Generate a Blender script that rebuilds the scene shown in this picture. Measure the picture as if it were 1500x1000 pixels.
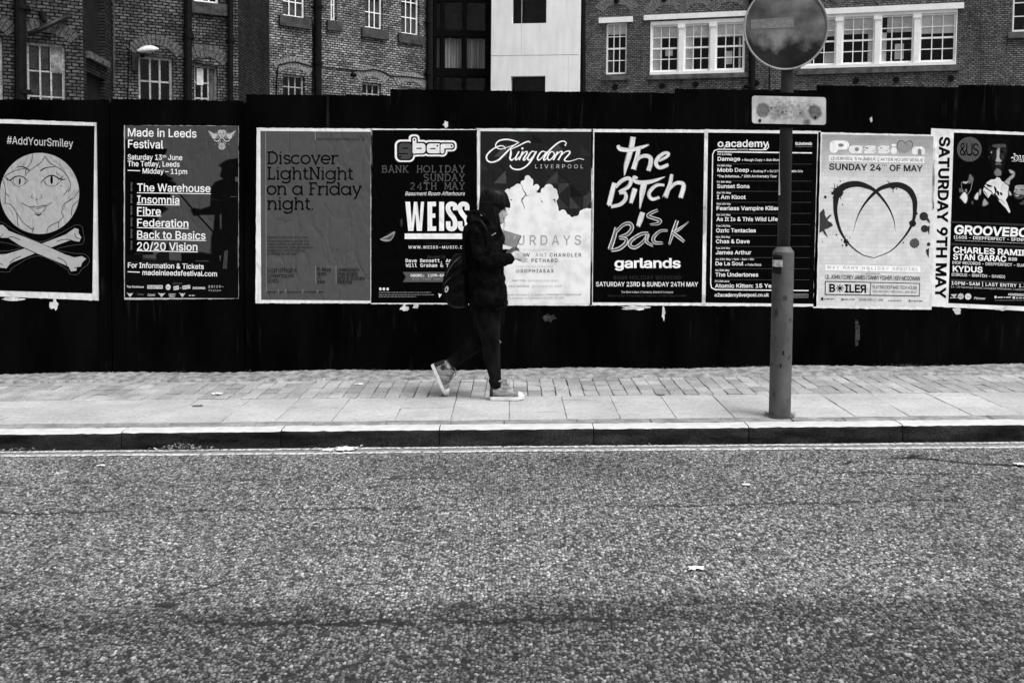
import bpy, bmesh, math, random, os
import numpy as np
from mathutils import Vector, Matrix

random.seed(7)
rng = np.random.default_rng(11)
for o in list(bpy.data.objects):
    bpy.data.objects.remove(o)
scene = bpy.context.scene
COL = scene.collection
R = math.radians

# ------------------------------------------------------------------ camera
CAM = Vector((0.0, 0.0, 1.52))
TILT, ROLL = R(3.0), R(0.5)
FPX = 1460.0                      # focal length in pixels of the 1500 wide photograph
SHY = -134.0 / 1500.0
CR = Matrix.Rotation(R(90) - TILT, 4, 'X') @ Matrix.Rotation(ROLL, 4, 'Z')
cam_d = bpy.data.cameras.new('camera')
cam_d.sensor_width = 36.0
cam_d.lens = 36.0 * FPX / 1500.0
cam_d.shift_y = SHY
cam_d.clip_end = 2000
cam = bpy.data.objects.new('camera', cam_d)
COL.objects.link(cam)
cam.matrix_world = Matrix.Translation(CAM) @ CR
scene.camera = cam

# ------------------------------------------------------------------ sky, sun, exposure
SUN_EL, SUN_AZ = R(62), R(128)    # high on the right, veiled by cloud
w = bpy.data.worlds.new('World')
scene.world = w
w.use_nodes = True
nt = w.node_tree
nt.nodes.clear()
sky = nt.nodes.new('ShaderNodeTexSky')
sky.sky_type = 'NISHITA'
sky.sun_disc = False
sky.sun_elevation = SUN_EL
sky.sun_rotation = SUN_AZ
sky.dust_density = 4.0
bw = nt.nodes.new('ShaderNodeRGBToBW')
bg = nt.nodes.new('ShaderNodeBackground')
bg.inputs['Strength'].default_value = 0.15
wo = nt.nodes.new('ShaderNodeOutputWorld')
nt.links.new(sky.outputs[0], bw.inputs[0])
nt.links.new(bw.outputs[0], bg.inputs['Color'])
nt.links.new(bg.outputs[0], wo.inputs['Surface'])
sd = bpy.data.lights.new('sun', 'SUN')
sd.energy = 1.4
sd.angle = R(26)
sd.color = (1.0, 1.0, 1.0)        # the photograph is black and white
sun = bpy.data.objects.new('sun', sd)
COL.objects.link(sun)
sdir = Vector((math.sin(SUN_AZ) * math.cos(SUN_EL), math.cos(SUN_AZ) * math.cos(SUN_EL), math.sin(SUN_EL)))
sun.rotation_euler = sdir.to_track_quat('Z', 'Y').to_euler()
sun.location = sdir * 30
scene.view_settings.view_transform = 'Standard'
scene.view_settings.look = 'None'
scene.view_settings.gamma = 1
scene.view_settings.use_curve_mapping = False
scene.view_settings.exposure = 0.72

# ------------------------------------------------------------------ pixels of the photograph to rays
CR3 = CR.to_3x3()
def ray(px, py):
    xn = (px - 750.0) / FPX
    yn = (500.0 + SHY * 1500.0 - py) / FPX
    return (CR3 @ Vector((xn, yn, -1.0))).normalized()
def at(px, py, Y):
    d = ray(px, py)
    return CAM + d * ((Y - CAM.y) / d.y)
SLOPE = 0.018                      # the street climbs gently to the right
def gz(x, z0=0.0):
    return z0 + SLOPE * x
def gnd(px, py, z0=0.0):
    d = ray(px, py)
    # z = z0 + S x
    t = (z0 + SLOPE * CAM.x - CAM.z) / (d.z - SLOPE * d.x)
    return CAM + d * t
def lin(v):
    v = v / 255.0
    return v / 12.92 if v <= 0.04045 else ((v + 0.055) / 1.055) ** 2.4

# ------------------------------------------------------------------ objects
def tag(o, label=None, cat=None, group=None, kind=None):
    if label: o['label'] = label
    if cat: o['category'] = cat
    if group: o['group'] = group
    if kind: o['kind'] = kind
    return o
def link(o, parent=None):
    COL.objects.link(o)
    if parent is not None:
        o.parent = parent
        o.matrix_parent_inverse = parent_mat(parent).inverted()
    return o
def parent_mat(p):
    m = p.matrix_basis.copy()
    if p.parent is not None:
        m = parent_mat(p.parent) @ p.matrix_parent_inverse @ m
    return m
def empty(name, loc, label=None, cat=None, group=None):
    o = bpy.data.objects.new(name, None)
    o.empty_display_size = 0.2
    o.location = loc
    link(o)
    return tag(o, label, cat, group)

class MB:
    """collects faces into ONE mesh object"""
    def __init__(s):
        s.v = []; s.f = []
    def poly(s, pts):
        n = len(s.v)
        s.v.extend([tuple(p) for p in pts])
        s.f.append(tuple(range(n, n + len(pts))))
        return s
    def mesh(s, verts, faces):
        n = len(s.v)
        s.v.extend([tuple(p) for p in verts])
        s.f.extend([tuple(i + n for i in f) for f in faces])
        return s
    def box(s, a, b, M=None, shear=False):
        x0, y0, z0 = a; x1, y1, z1 = b
        P = [Vector(p) for p in ((x0,y0,z0),(x1,y0,z0),(x1,y1,z0),(x0,y1,z0),(x0,y0,z1),(x1,y0,z1),(x1,y1,z1),(x0,y1,z1))]
        if shear: P = [Vector((p.x, p.y, p.z + SLOPE * p.x)) for p in P]
        if M is not None: P = [M @ p for p in P]
        return s.mesh(P, [(0,3,2,1),(4,5,6,7),(0,1,5,4),(1,2,6,5),(2,3,7,6),(3,0,4,7)])
    def hexa(s, fr, dy):
        """front quad (4 points, counter clockwise seen from the viewer) with thickness vector dy"""
        P = [Vector(p) for p in fr]; Q = [p + Vector(dy) for p in P]
        return s.mesh(P + Q, [(0,1,2,3),(7,6,5,4),(0,4,5,1),(1,5,6,2),(2,6,7,3),(3,7,4,0)])
    def tube(s, pts, rad, n=10, cap=True):
        pts = [Vector(p) for p in pts]
        if not isinstance(rad, (list, tuple)): rad = [rad] * len(pts)
        rings = []
        for i, p in enumerate(pts):
            t = (pts[min(i+1, len(pts)-1)] - pts[max(i-1, 0)]).normalized()
            a = Vector((0,0,1)) if abs(t.z) < 0.9 else Vector((0,1,0))
            u = t.cross(a).normalized(); v = u.cross(t)
            rings.append([p + (u * math.cos(k*2*math.pi/n) + v * math.sin(k*2*math.pi/n)) * rad[i] for k in range(n)])
        s.rings(rings, cap)
        return s
    def rings(s, rings, cap=True):
        n = len(rings[0]); b = len(s.v)
        for r in rings: s.v.extend([tuple(p) for p in r])
        for i in range(len(rings)-1):
            for k in range(n):
                k2 = (k+1) % n
                s.f.append((b+i*n+k, b+i*n+k2, b+(i+1)*n+k2, b+(i+1)*n+k))
        if cap:
            s.f.append(tuple(b+k for k in range(n))[::-1])
            s.f.append(tuple(b+(len(rings)-1)*n+k for k in range(n)))
        return s
    def build(s, name, mat, parent=None, smooth=False, M=None, norm=True):
        me = bpy.data.meshes.new(name)
        me.from_pydata(s.v, [], s.f)
        me.update()
        if norm:
            bm = bmesh.new(); bm.from_mesh(me)
            bmesh.ops.recalc_face_normals(bm, faces=bm.faces)
            bm.to_mesh(me); bm.free()
        if smooth: me.shade_smooth()
        if mat is not None: me.materials.append(mat)
        o = bpy.data.objects.new(name, me)
        if M is not None: o.matrix_world = M
        return link(o, parent)

# ------------------------------------------------------------------ materials (all neutral grey)
def nodes(name):
    m = bpy.data.materials.new(name)
    m.use_nodes = True
    nt = m.node_tree
    b = nt.nodes['Principled BSDF']
    return m, nt, b
def G(v): return (v, v, v, 1)
def setspec(b, rough, spec):
    b.inputs['Roughness'].default_value = rough
    b.inputs['Specular IOR Level'].default_value = spec
def noise_ramp(nt, scale, lo, hi, p0=0.35, p1=0.65, detail=6, coord='Object', stretch=None, rough=0.55):
    tc = nt.nodes.new('ShaderNodeTexCoord')
    src = tc.outputs[coord]
    if stretch:
        mp = nt.nodes.new('ShaderNodeMapping'); mp.inputs['Scale'].default_value = stretch
        nt.links.new(src, mp.inputs['Vector']); src = mp.outputs[0]
    no = nt.nodes.new('ShaderNodeTexNoise')
    no.inputs['Scale'].default_value = scale; no.inputs['Detail'].default_value = detail; no.inputs['Roughness'].default_value = rough
    nt.links.new(src, no.inputs['Vector'])
    mr = nt.nodes.new('ShaderNodeMapRange')
    mr.inputs['From Min'].default_value = p0; mr.inputs['From Max'].default_value = p1
    mr.inputs['To Min'].default_value = lo; mr.inputs['To Max'].default_value = hi
    nt.links.new(no.outputs[0], mr.inputs['Value'])
    return mr.outputs[0], no.outputs[0]
def math_node(nt, op, a, b=None, clamp=False):
    n = nt.nodes.new('ShaderNodeMath'); n.operation = op; n.use_clamp = clamp
    for i, x in enumerate((a, b)):
        if x is None: continue
        if isinstance(x, (int, float)): n.inputs[i].default_value = x
        else: nt.links.new(x, n.inputs[i])
    return n.outputs[0]
def bump(nt, b, h, strength, dist):
    bp = nt.nodes.new('ShaderNodeBump')
    bp.inputs['Strength'].default_value = strength; bp.inputs['Distance'].default_value = dist
    nt.links.new(h, bp.inputs['Height']); nt.links.new(bp.outputs[0], b.inputs['Normal'])
_mats = {}
def mk(name, g, rough=0.8, spec=0.2, var=0.15, scale=6, bmp=0.0, bdist=0.002, metal=0.0, stretch=None):
    """grey surface with uneven tone: worn, dusty or dirty in patches"""
    if name in _mats: return _mats[name]
    m, nt, b = nodes(name)
    v, raw = noise_ramp(nt, scale, g * (1 - var), g * (1 + var), stretch=stretch)
    v2, _ = noise_ramp(nt, scale * 6.3, 1 - var * 0.6, 1 + var * 0.6)
    nt.links.new(math_node(nt, 'MULTIPLY', v, v2), b.inputs['Base Color'])
    setspec(b, rough, spec)
    b.inputs['Metallic'].default_value = metal
    if bmp: bump(nt, b, raw, bmp, bdist)
    _mats[name] = m
    return m
def pasted(m):
    """wrinkles and bubbles of a bill pasted on boards"""
    nt = m.node_tree
    if m.get('pasted'): return m
    m['pasted'] = 1
    b = nt.nodes['Principled BSDF']
    _, n1 = noise_ramp(nt, 4.5, 0, 1, stretch=(1, 1, .45), detail=3)
    _, n2 = noise_ramp(nt, 17, 0, 1, stretch=(1.4, 1, .7), detail=4)
    rid = math_node(nt, 'ABSOLUTE', math_node(nt, 'SUBTRACT', n1, .5))
    bump(nt, b, math_node(nt, 'ADD', math_node(nt, 'MULTIPLY', math_node(nt, 'MINIMUM', rid, .06), 6.0), math_node(nt, 'MULTIPLY', n2, .35)), .6, .016)
    return m
def ink(v):
    """printing ink on poster paper, v = tone 0..255"""
    v = int(round(v / 5.0) * 5)
    return pasted(mk('ink_%d' % v, lin(max(v, 3)) * 0.98, rough=0.6, spec=0.02 + 0.0004 * v, var=0.05, scale=14))
# ------------------------------------------------------------------ ground, road, kerb, pavement
ZR = -0.12                         # road below the pavement
YF = 8.59                          # face of the hoarding
YK = 6.495                         # front face of the kerb
mg = mk('earth', 0.12, var=0.3, scale=0.6)
g = MB()
g.poly([(-400, 9.3, -0.35), (400, 9.3, -0.35), (400, 600, -0.35), (-400, 600, -0.35)])
tag(g.build('ground', mg), kind='structure')

def smooth(a, b, x):
    t = np.clip((x - a) / (b - a), 0, 1)
    return t * t * (3 - 2 * t)
def vnoise(x, y, s, seed):
    r = np.random.default_rng(seed)
    T = r.random((256, 256))
    X, Y = x / s, y / s
    xi, yi = np.floor(X).astype(int), np.floor(Y).astype(int)
    fx, fy = X - xi, Y - yi
    fx = fx * fx * (3 - 2 * fx); fy = fy * fy * (3 - 2 * fy)
    a = T[xi % 256, yi % 256]; b = T[(xi+1) % 256, yi % 256]; c = T[xi % 256, (yi+1) % 256]; d = T[(xi+1) % 256, (yi+1) % 256]
    return (a * (1-fx) + b * fx) * (1-fy) + (c * (1-fx) + d * fx) * fy
def make_road():
    X0, X1, Y0, Y1, st = -4.6, 4.6, 2.6, YK + 0.02, 0.0037
    nx, ny = int((X1-X0)/st), int((Y1-Y0)/st)
    xs = np.linspace(X0, X1, nx); ys = np.linspace(Y0, Y1, ny)
    gx, gy = np.meshgrid(xs, ys)
    x = gx.ravel(); y = gy.ravel()
    c = 0.0150
    wx = x + 0.004 * (vnoise(x, y, 0.02, 5) - 0.5); wy = y + 0.004 * (vnoise(x, y, 0.02, 6) - 0.5)
    ci = np.floor(wx / c).astype(int); cj = np.floor(wy / c).astype(int)
    r = np.random.default_rng(3); N = 1024
    jx, jy, hh, aa, tx, ty = (r.random((N, N)) for _ in range(6))
    f1 = np.full(x.shape, 9.0); f2 = np.full(x.shape, 9.0)
    bi = np.zeros(x.shape, int); bj = np.zeros(x.shape, int)
    ddx = np.zeros(x.shape); ddy = np.zeros(x.shape)
    for a in (-1, 0, 1):
        for b in (-1, 0, 1):
            I = (ci + a) % N; J = (cj + b) % N
            px = (ci + a + 0.1 + 0.8 * jx[I, J]) * c; py = (cj + b + 0.1 + 0.8 * jy[I, J]) * c
            dx = wx - px; dy = wy - py
            d = np.sqrt(dx * dx + dy * dy)
            m = d < f1
            f2 = np.where(m, f1, np.minimum(f2, d))
            f1 = np.where(m, d, f1)
            bi = np.where(m, I, bi); bj = np.where(m, J, bj)
            ddx = np.where(m, dx, ddx); ddy = np.where(m, dy, ddy)
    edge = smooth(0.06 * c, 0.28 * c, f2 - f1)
    old = 1 - smooth(3.86, 4.02, y + 0.10 * (vnoise(x, y, 0.4, 91) - 0.5))      # a darker, barer strip of surfacing nearest the camera
    H = hh[bi, bj]; A = aa[bi, bj]
    big = vnoise(x, y, 0.55, 21) * 0.6 + vnoise(x, y, 0.17, 22) * 0.4
    # long seams and wheel polish along the street, a crack at the right
    def seam(px0, py0, px1, py1, wid):
        p, q = gnd(px0, py0, ZR), gnd(px1, py1, ZR)
        t = (x - p.x) / (q.x - p.x)
        yc = p.y + (q.y - p.y) * t + 0.03 * (vnoise(x, x*0+7.3, 0.35, 41) - 0.5) + 0.05 * (vnoise(x, x*0+2.3, 0.06, 42) - 0.5)
        on = smooth(-0.05, 0.1, t) * (1 - smooth(0.9, 1.05, t))
        return np.exp(-((y - yc) / wid) ** 2) * on * (0.15 + 0.85 * smooth(0.30, 0.62, vnoise(x, y, 0.28, 44)))
    s = 1.3*seam(-40, 753, 640, 744, 0.013) + 1.2*seam(560, 748, 1560, 731, 0.012) + 0.5*seam(-40, 918, 1560, 902, 0.03) \
        + 1.6*seam(1330, 672, 1560, 688, 0.022) + 1.1*seam(1230, 680, 1360, 668, 0.02) + 0.8*seam(1190, 692, 1400, 697, 0.016) + 0.6*seam(-40, 708, 700, 700, 0.02) + 0.55*seam(60, 903, 250, 882, 0.02) + 0.9*seam(225, 880, 345, 850, 0.012)
    p = gnd(243, 886, ZR)
    s += 0.9 * np.exp(-(((x-p.x)/0.05)**2 + ((y-p.y)/0.03)**2))
    s = np.clip(s, 0, 1)
    lost = (H < 0.05 + 0.14 * smooth(0.5, 0.8, big) + 0.12 * old)          # chippings gone, binder shows
    lost = lost | ((s * (0.55 + 0.9 * vnoise(x, y, 0.05, 45)) + 0.5 * (H - 0.5)) > 0.42)      # chippings torn out along the seams
    hs = np.where(lost, 0.0006, 0.0022 + 0.0042 * H)
    tilt = ((tx[bi, bj] - 0.5) * ddx + (ty[bi, bj] - 0.5) * ddy) * 0.55
    z = edge * (hs + np.where(lost, 0, tilt)) + 0.0018 * (vnoise(x, y, 0.006, 9) - 0.5)
    z += 0.006 * (vnoise(x, y, 0.9, 31) - 0.5)
    z = z * (1 - 0.45 * s) - 0.005 * s
    # gutter along the kerb: dust fills the texture
    gut = smooth(6.28, 6.42, y + 0.05 * (vnoise(x, y, 0.3, 51) - 0.5))
    z = z * (1 - 0.72 * gut) + 0.003 * gut
    stone = 0.06 + 0.28 * A ** 1.25
    stone = np.where(A > 0.95, 0.46, np.where(A < 0.12, 0.06, stone))
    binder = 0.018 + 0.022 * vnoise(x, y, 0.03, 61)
    al = np.where(lost, binder * 1.4, binder * 0.4 * (1 - edge ** 2) + stone * edge ** 2)  # gaps go darker than bare binder: crevice shade painted into the colour
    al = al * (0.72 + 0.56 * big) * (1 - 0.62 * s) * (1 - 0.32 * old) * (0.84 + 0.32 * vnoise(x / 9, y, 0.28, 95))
    dust = 0.23 + 0.10 * (vnoise(x, y, 0.05, 71) - 0.5) + 0.08 * (vnoise(x, y, 0.012, 72) - 0.5)
    al = al * (1 - 0.75 * gut) + dust * 0.75 * gut
    spots = vnoise(x, y, 0.028, 81) * smooth(0.80, 0.9, vnoise(x, y, 0.09, 82))
    al = al + 0.25 * spots * smooth(0.7, 0.9, spots)
    z = z + ZR + SLOPE * x
    co = np.stack([x, y, z], 1).astype(np.float32)
    idx = np.arange(nx * ny).reshape(ny, nx)
    q = np.stack([idx[:-1, :-1], idx[:-1, 1:], idx[1:, 1:], idx[1:, :-1]], -1).reshape(-1, 4)
    # outskirts of the sheet, same mean height
    ex = [(-120, -30), (X0, -30), (X1, -30), (120, -30), (-120, Y0), (X0, Y0), (X1, Y0), (120, Y0), (-120, Y1), (X0, Y1), (X1, Y1), (120, Y1)]
    eco = np.array([(a, b, ZR + SLOPE * a + 0.002) for a, b in ex], np.float32)
    n0 = len(co)
    eq = np.array([(0,1,5,4),(1,2,6,5),(2,3,7,6),(4,5,9,8),(6,7,11,10)]) + n0
    co = np.concatenate([co, eco]); q = np.concatenate([q, eq])
    al = np.concatenate([al, np.full(12, 0.12)])
    me = bpy.data.meshes.new('road')
    me.vertices.add(len(co)); me.vertices.foreach_set('co', co.ravel())
    me.loops.add(q.size); me.loops.foreach_set('vertex_index', q.ravel().astype(np.int32))
    me.polygons.add(len(q)); me.polygons.foreach_set('loop_start', np.arange(0, q.size, 4, dtype=np.int32))
    me.update(calc_edges=True)
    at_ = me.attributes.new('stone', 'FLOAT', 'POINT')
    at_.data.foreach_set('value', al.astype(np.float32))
    m, nt, b = nodes('asphalt')
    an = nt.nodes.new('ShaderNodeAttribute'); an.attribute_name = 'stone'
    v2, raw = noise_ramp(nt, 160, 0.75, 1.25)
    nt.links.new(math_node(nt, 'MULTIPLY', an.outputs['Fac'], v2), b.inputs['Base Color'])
    setspec(b, 0.75, 0.12)
    me.materials.append(m)
    o = bpy.data.objects.new('road', me)
    link(o)
    tag(o, kind='structure')
make_road()

# double lines painted along the gutter
def line_mark(yc, wd, seed):
    r = random.Random(seed); m = MB(); n = 520; st = 10.4 / n
    for i in range(n):
        x0 = -5.2 + i * st; x1 = x0 + st * 1.0
        yo = 0.008 * math.sin(x0 * 1.3 + seed) + 0.003 * math.sin(x0 * 7 + seed)
        if r.random() < 0.03: continue
        a = wd / 2 * (0.6 + 0.5 * r.random()); b = wd / 2 * (0.6 + 0.5 * r.random())
        z = ZR + 0.0085
        m.poly([(x0, yc+yo-a, z+SLOPE*x0), (x1, yc+yo-a, z+SLOPE*x1), (x1, yc+yo+b, z+SLOPE*x1), (x0, yc+yo+b, z+SLOPE*x0)])
    m2, nt, b = nodes('worn_paint_%d' % seed)
    v, raw = noise_ramp(nt, 42, 0.16, 0.62, 0.36, 0.58, detail=8)
    nt.links.new(v, b.inputs['Base Color']); setspec(b, 0.8, 0.2); bump(nt, b, raw, 0.5, 0.004)
    tag(m.build('road_marking', m2), kind='structure')
line_mark(6.352, 0.05, 1)
line_mark(6.455, 0.045, 2)

# kerb stones
def kerb():
    xs = [gnd(px, 633, 0).x for px in (-300, -65, 177, 409, 642, 872, 1106, 1341, 1575, 1810)]
    m = MB()
    r = random.Random(4)
    for a, b in zip(xs[:-1], xs[1:]):
        n = 26; rows = []
        dz = r.uniform(-0.002, 0.002); dy = r.uniform(-0.003, 0.003)
        prof = [(-0.0, ZR - 0.06), (-0.001, ZR + 0.01), (0.0, ZR + 0.05), (0.002, -0.020), (0.006, -0.007), (0.016, -0.001), (0.05, 0.001), (0.10, 0.001), (0.142, 0.0), (0.148, -0.02)]
        for i in range(n + 1):
            t = i / n; x = a + 0.003 + (b - a - 0.006) * t
            j = [r.uniform(-0.0022, 0.0022) * (2.2 if k in (3, 4, 5) and r.random() < .25 else 1) for k, _ in enumerate(prof)]
            e = 0.006 if i in (0, n) else 0.0
            rows.append([(x, YK + dy + p[0] + j[k] + (e if k < 6 else 0), p[1] + dz + SLOPE * x + j[k] * 0.6) for k, p in enumerate(prof)])
        base = len(m.v); k = len(prof)
        for row in rows: m.v.extend(row)
        for i in range(n):
            for q in range(k - 1):
                m.f.append((base + i*k + q, base + (i+1)*k + q, base + (i+1)*k + q + 1, base + i*k + q + 1))
        m.f.append(tuple(base + q for q in range(k))); m.f.append(tuple(base + n*k + q for q in range(k))[::-1])
    mt, nt, b = nodes('kerb_granite')          # tread, pale
    v, r1 = noise_ramp(nt, 12, 0.44, 0.54)
    nt.links.new(v, b.inputs['Base Color']); setspec(b, 0.85, 0.2); bump(nt, b, r1, 0.2, 0.003)
    mf, nt, b = nodes('kerb_granite_riser')    # riser, near black and mottled
    vf, r2 = noise_ramp(nt, 5, 0.004, 0.032, 0.32, 0.72, stretch=(0.6, 1, 2.4))
    sp, r3 = noise_ramp(nt, 150, 0.2, 2.2, 0.34, 0.7)
    nt.links.new(math_node(nt, 'MULTIPLY', vf, sp), b.inputs['Base Color'])
    setspec(b, 0.85, 0.08); bump(nt, b, r3, 0.5, 0.003)
    o = m.build('kerb', mt); o.data.materials.append(mf)
    for p in o.data.polygons:
        if p.center.z - SLOPE * p.center.x < -0.008: p.material_index = 1
    tag(o, kind='structure')
kerb()

# paving
def paving():
    r = random.Random(9)
    bed = MB()
    bed.mesh([(-120, YK+0.15, -0.013-120*SLOPE), (120, YK+0.15, -0.013+120*SLOPE), (120, 9.5, -0.013+120*SLOPE), (-120, 9.5, -0.013-120*SLOPE)], [(0,1,2,3)])
    tag(bed.build('pavement_bed', mk('joint_mortar', 0.075, var=0.4, scale=9, bmp=0.3)), kind='structure')
    def slab(m, x0, x1, y0, y1, hmax, cham, amp):
        if y1 - y0 < 0.03: return
        h = [r.uniform(-hmax, hmax) for _ in range(4)]
        c = cham
        P = [(x0,y0),(x1,y0),(x1,y1),(x0,y1)]; Q = [(x0+c,y0+c),(x1-c,y0+c),(x1-c,y1-c),(x0+c,y1-c)]
        v = [(p[0]+r.uniform(-amp,amp), p[1]+r.uniform(-amp,amp), -0.03 + SLOPE*p[0]) for p in P]
        v2 = [(a[0], a[1], h[i] - c*0.8 + SLOPE*a[0]) for i, a in enumerate(v)]
        v3 = [(q[0], q[1], h[i] + SLOPE*q[0]) for i, q in enumerate(Q)]
        n = len(m.v); m.v += v + v2 + v3
        for k in range(4):
            k2 = (k+1) % 4
            m.f.append((n+k, n+k2, n+4+k2, n+4+k)); m.f.append((n+4+k, n+4+k2, n+8+k2, n+8+k))
        m.f.append((n+8, n+9, n+10, n+11))
    # flags: columns follow the joints seen in the photograph
    js = [(-140,610),(-60,610),(15,610),(97,610),(178,608),(256,607),(333,610),(410,610),(490,611),(582,607),(663,603),(746,603),(828,603),(903,600),(980,597),(1062,597),(1146,597),(1230,595),(1307,595),(1393,593),(1463,593),(1545,592),(1625,592),(1705,592)]
    xs = [gnd(a, b).x for a, b in js]
    xs = [xs[0] - 0.41 * k for k in range(12, 0, -1)] + xs + [xs[-1] + 0.41 * k for k in range(1, 12)]
    m = MB()
    for a, b in zip(xs[:-1], xs[1:]):
        y = 6.775 + r.choice((0.0, 0.05, 0.16, 0.24, 0.0))
        ys = [6.775, y] if y > 6.82 else [6.775]
        while y < 7.55:
            y += 0.40 if r.random() < 0.75 else 0.6
            if y > 7.42: break
            ys.append(y)
        ys.append(7.57)
        for p, q in zip(ys[:-1], ys[1:]):
            slab(m, a+0.002, b-0.002, p+0.002, q-0.002, 0.003, 0.003, 0.002)
    mt, nt, bs = nodes('paving_flag')
    v, raw = noise_ramp(nt, 2.2, 0.34, 0.43, detail=8)
    v2, r2 = noise_ramp(nt, 38, 0.88, 1.12)
    v4, r4 = noise_ramp(nt, 9, 0.80, 1.0, 0.30, 0.42, stretch=(1, 2.5, 1))
    isl = nt.nodes.new('ShaderNodeNewGeometry')
    v3 = math_node(nt, 'ADD', math_node(nt, 'MULTIPLY', isl.outputs['Random Per Island'], 0.18), 0.91)
    nt.links.new(math_node(nt, 'MULTIPLY', math_node(nt, 'MULTIPLY', math_node(nt, 'MULTIPLY', v, v2), v3), v4), bs.inputs['Base Color'])
    setspec(bs, 0.85, 0.2); bump(nt, bs, r2, 0.25, 0.004)
    tag(m.build('pavement', mt), kind='structure')
    m = MB(); x = -9.0
    while x < 9.0:      # dirty edging strip behind the kerb
        l = r.uniform(.35, .6); slab(m, x+0.002, x+l-0.002, 6.652, 6.768, 0.004, 0.006, 0.003); x += l
    tag(m.build('pavement_strip', mk('grimy_edging', .22, var=.3, scale=7, bmp=.3)), kind='structure')
    # brick band
    m = MB(); x = -9.0
    while x < 9.0:
        wdt = 0.110; y = 7.585 + r.uniform(-.004, .010); off = 0.0 if x < 1.2 or r.random() < .4 else 0.10
        if off > 0.05: slab(m, x+0.003, x+wdt-0.003, y, y+off-0.006, 0.003, 0.005, 0.003); y += off
        while y < 8.30:
            y2 = min(y + 0.205, 8.32)
            slab(m, x+0.002+r.uniform(-.002,.003), x+wdt-0.003, y+r.uniform(0,.004), y2-0.013, 0.004, 0.004, 0.003); y = y2
        x += wdt
    mt, nt, bs = nodes('paving_brick')
    isl = nt.nodes.new('ShaderNodeNewGeometry')
    v3 = math_node(nt, 'ADD', math_node(nt, 'MULTIPLY', isl.outputs['Random Per Island'], 0.12), 0.235)
    v, raw = noise_ramp(nt, 3, 0.85, 1.2); v2, r2 = noise_ramp(nt, 60, 0.8, 1.2)
    nt.links.new(math_node(nt, 'MULTIPLY', math_node(nt, 'MULTIPLY', v, v2), v3), bs.inputs['Base Color'])
    setspec(bs, 0.85, 0.2); bump(nt, bs, r2, 0.35, 0.004)
    tag(m.build('brick_pavement', mt), kind='structure')
    # rough mortar fillet at the foot of the hoarding
    nx, ny = 700, 12
    m = MB(); n0 = 0
    for j in range(ny + 1):
        for i in range(nx + 1):
            x = -9 + 18 * i / nx; t = j / ny
            y = 8.325 + (YF - 8.325 + 0.02) * t
            if j == 0: y += 0.02 * r.random()
            h = (0.0 if j == 0 else 0.004 + 0.028 * t + 0.010 * r.random() + 0.008 * math.sin(x*3.1) * t)
            m.v.append((x, y, h - (0.012 if j == 0 else 0) + SLOPE * x))
    for j in range(ny):
        for i in range(nx):
            a = j*(nx+1)+i; m.f.append((a, a+1, a+nx+2, a+nx+1))
    tag(m.build('pavement_edge', mk('rough_mortar', 0.22, var=0.45, scale=14, bmp=0.5, bdist=0.006), smooth=True), kind='structure')
paving()
# ------------------------------------------------------------------ hoarding
def black_paint():
    m, nt, b = nodes('black_hoarding_paint')
    v, raw = noise_ramp(nt, 3, 0.0006, 0.0030, stretch=(1, 1, 0.35))
    # flecks of old paste and paint, denser in some patches
    fl, _ = noise_ramp(nt, 95, 0, 1, 0.755, 0.78, detail=3)
    zone, _ = noise_ramp(nt, 2.3, 0, 1, 0.50, 0.68)
    st, _ = noise_ramp(nt, 16, 0, 0.022, 0.58, 0.8, stretch=(1.6, 1, 0.12))
    f = math_node(nt, 'MULTIPLY', math_node(nt, 'MULTIPLY', fl, zone), 0.25)
    s = math_node(nt, 'MULTIPLY', st, zone)
    nt.links.new(math_node(nt, 'ADD', math_node(nt, 'ADD', v, f), s), b.inputs['Base Color'])
    setspec(b, 0.7, 0.012); bump(nt, b, raw, 0.15, 0.004)
    return m
mboard = black_paint()
mtimber = mk('sawn_timber', 0.16, var=0.3, scale=5, stretch=(1, 1, 0.2))
hoard = empty('hoarding', (0, YF, 0), 'long black painted board hoarding with stepped top edge behind the pavement', 'hoarding')
segs = [(-420,-40,150,149), (-40,161,145.5,146.5), (165,357,145,148), (361.4,570.8,138.5,140), (571.2,778.3,130.5,133.5), (778.7,985.3,133.8,136.5), (985.7,1192.3,130,132.5),
        (1192.7,1399.3,125,128.3), (1399.7,1607,124.5,126), (1608,1900,121,124)]
for x0, x1, t0, t1 in segs:
    A, B = at(x0, t0, YF), at(x1, t1, YF)
    xa, xb = at(x0, 300, YF).x, at(x1, 300, YF).x
    r = random.Random(int(x0) + 500); n = 60
    top = [(xa + (xb-xa)*i/n, A.z + (B.z-A.z)*i/n + r.uniform(-.003, .003)) for i in range(n+1)]
    m = MB()
    fr = [Vector((xa, YF, gz(xa)-.02)), Vector((xb, YF, gz(xb)-.02))] + [Vector((p[0], YF, p[1])) for p in top[::-1]]
    k = len(m.v); N = len(fr)
    m.v += [tuple(p) for p in fr] + [(p.x, YF+.018, p.z) for p in fr]
    m.f.append(tuple(range(k, k+N))); m.f.append(tuple(range(k+N, k+2*N))[::-1])
    for i in range(N):
        j = (i+1) % N
        m.f.append((k+i, k+N+i, k+N+j, k+j))
    m.build('board', mboard, hoard)
for px in (163, 359, 571, 778.5, 985.5, 1192.5, 1399.5, -40, 1607):
    x = at(px, 300, YF).x
    m = MB(); m.box((x-.04, YF+.020, gz(x)-.2), (x+.04, YF+.095, 2.30)); m.build('post', mboard, hoard)
for z in (0.35, 1.25, 2.1):
    m = MB(); m.box((-6.5, YF+.097, z), (6.6, YF+.143, z+.09)); m.build('rail', mtimber, hoard)
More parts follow.
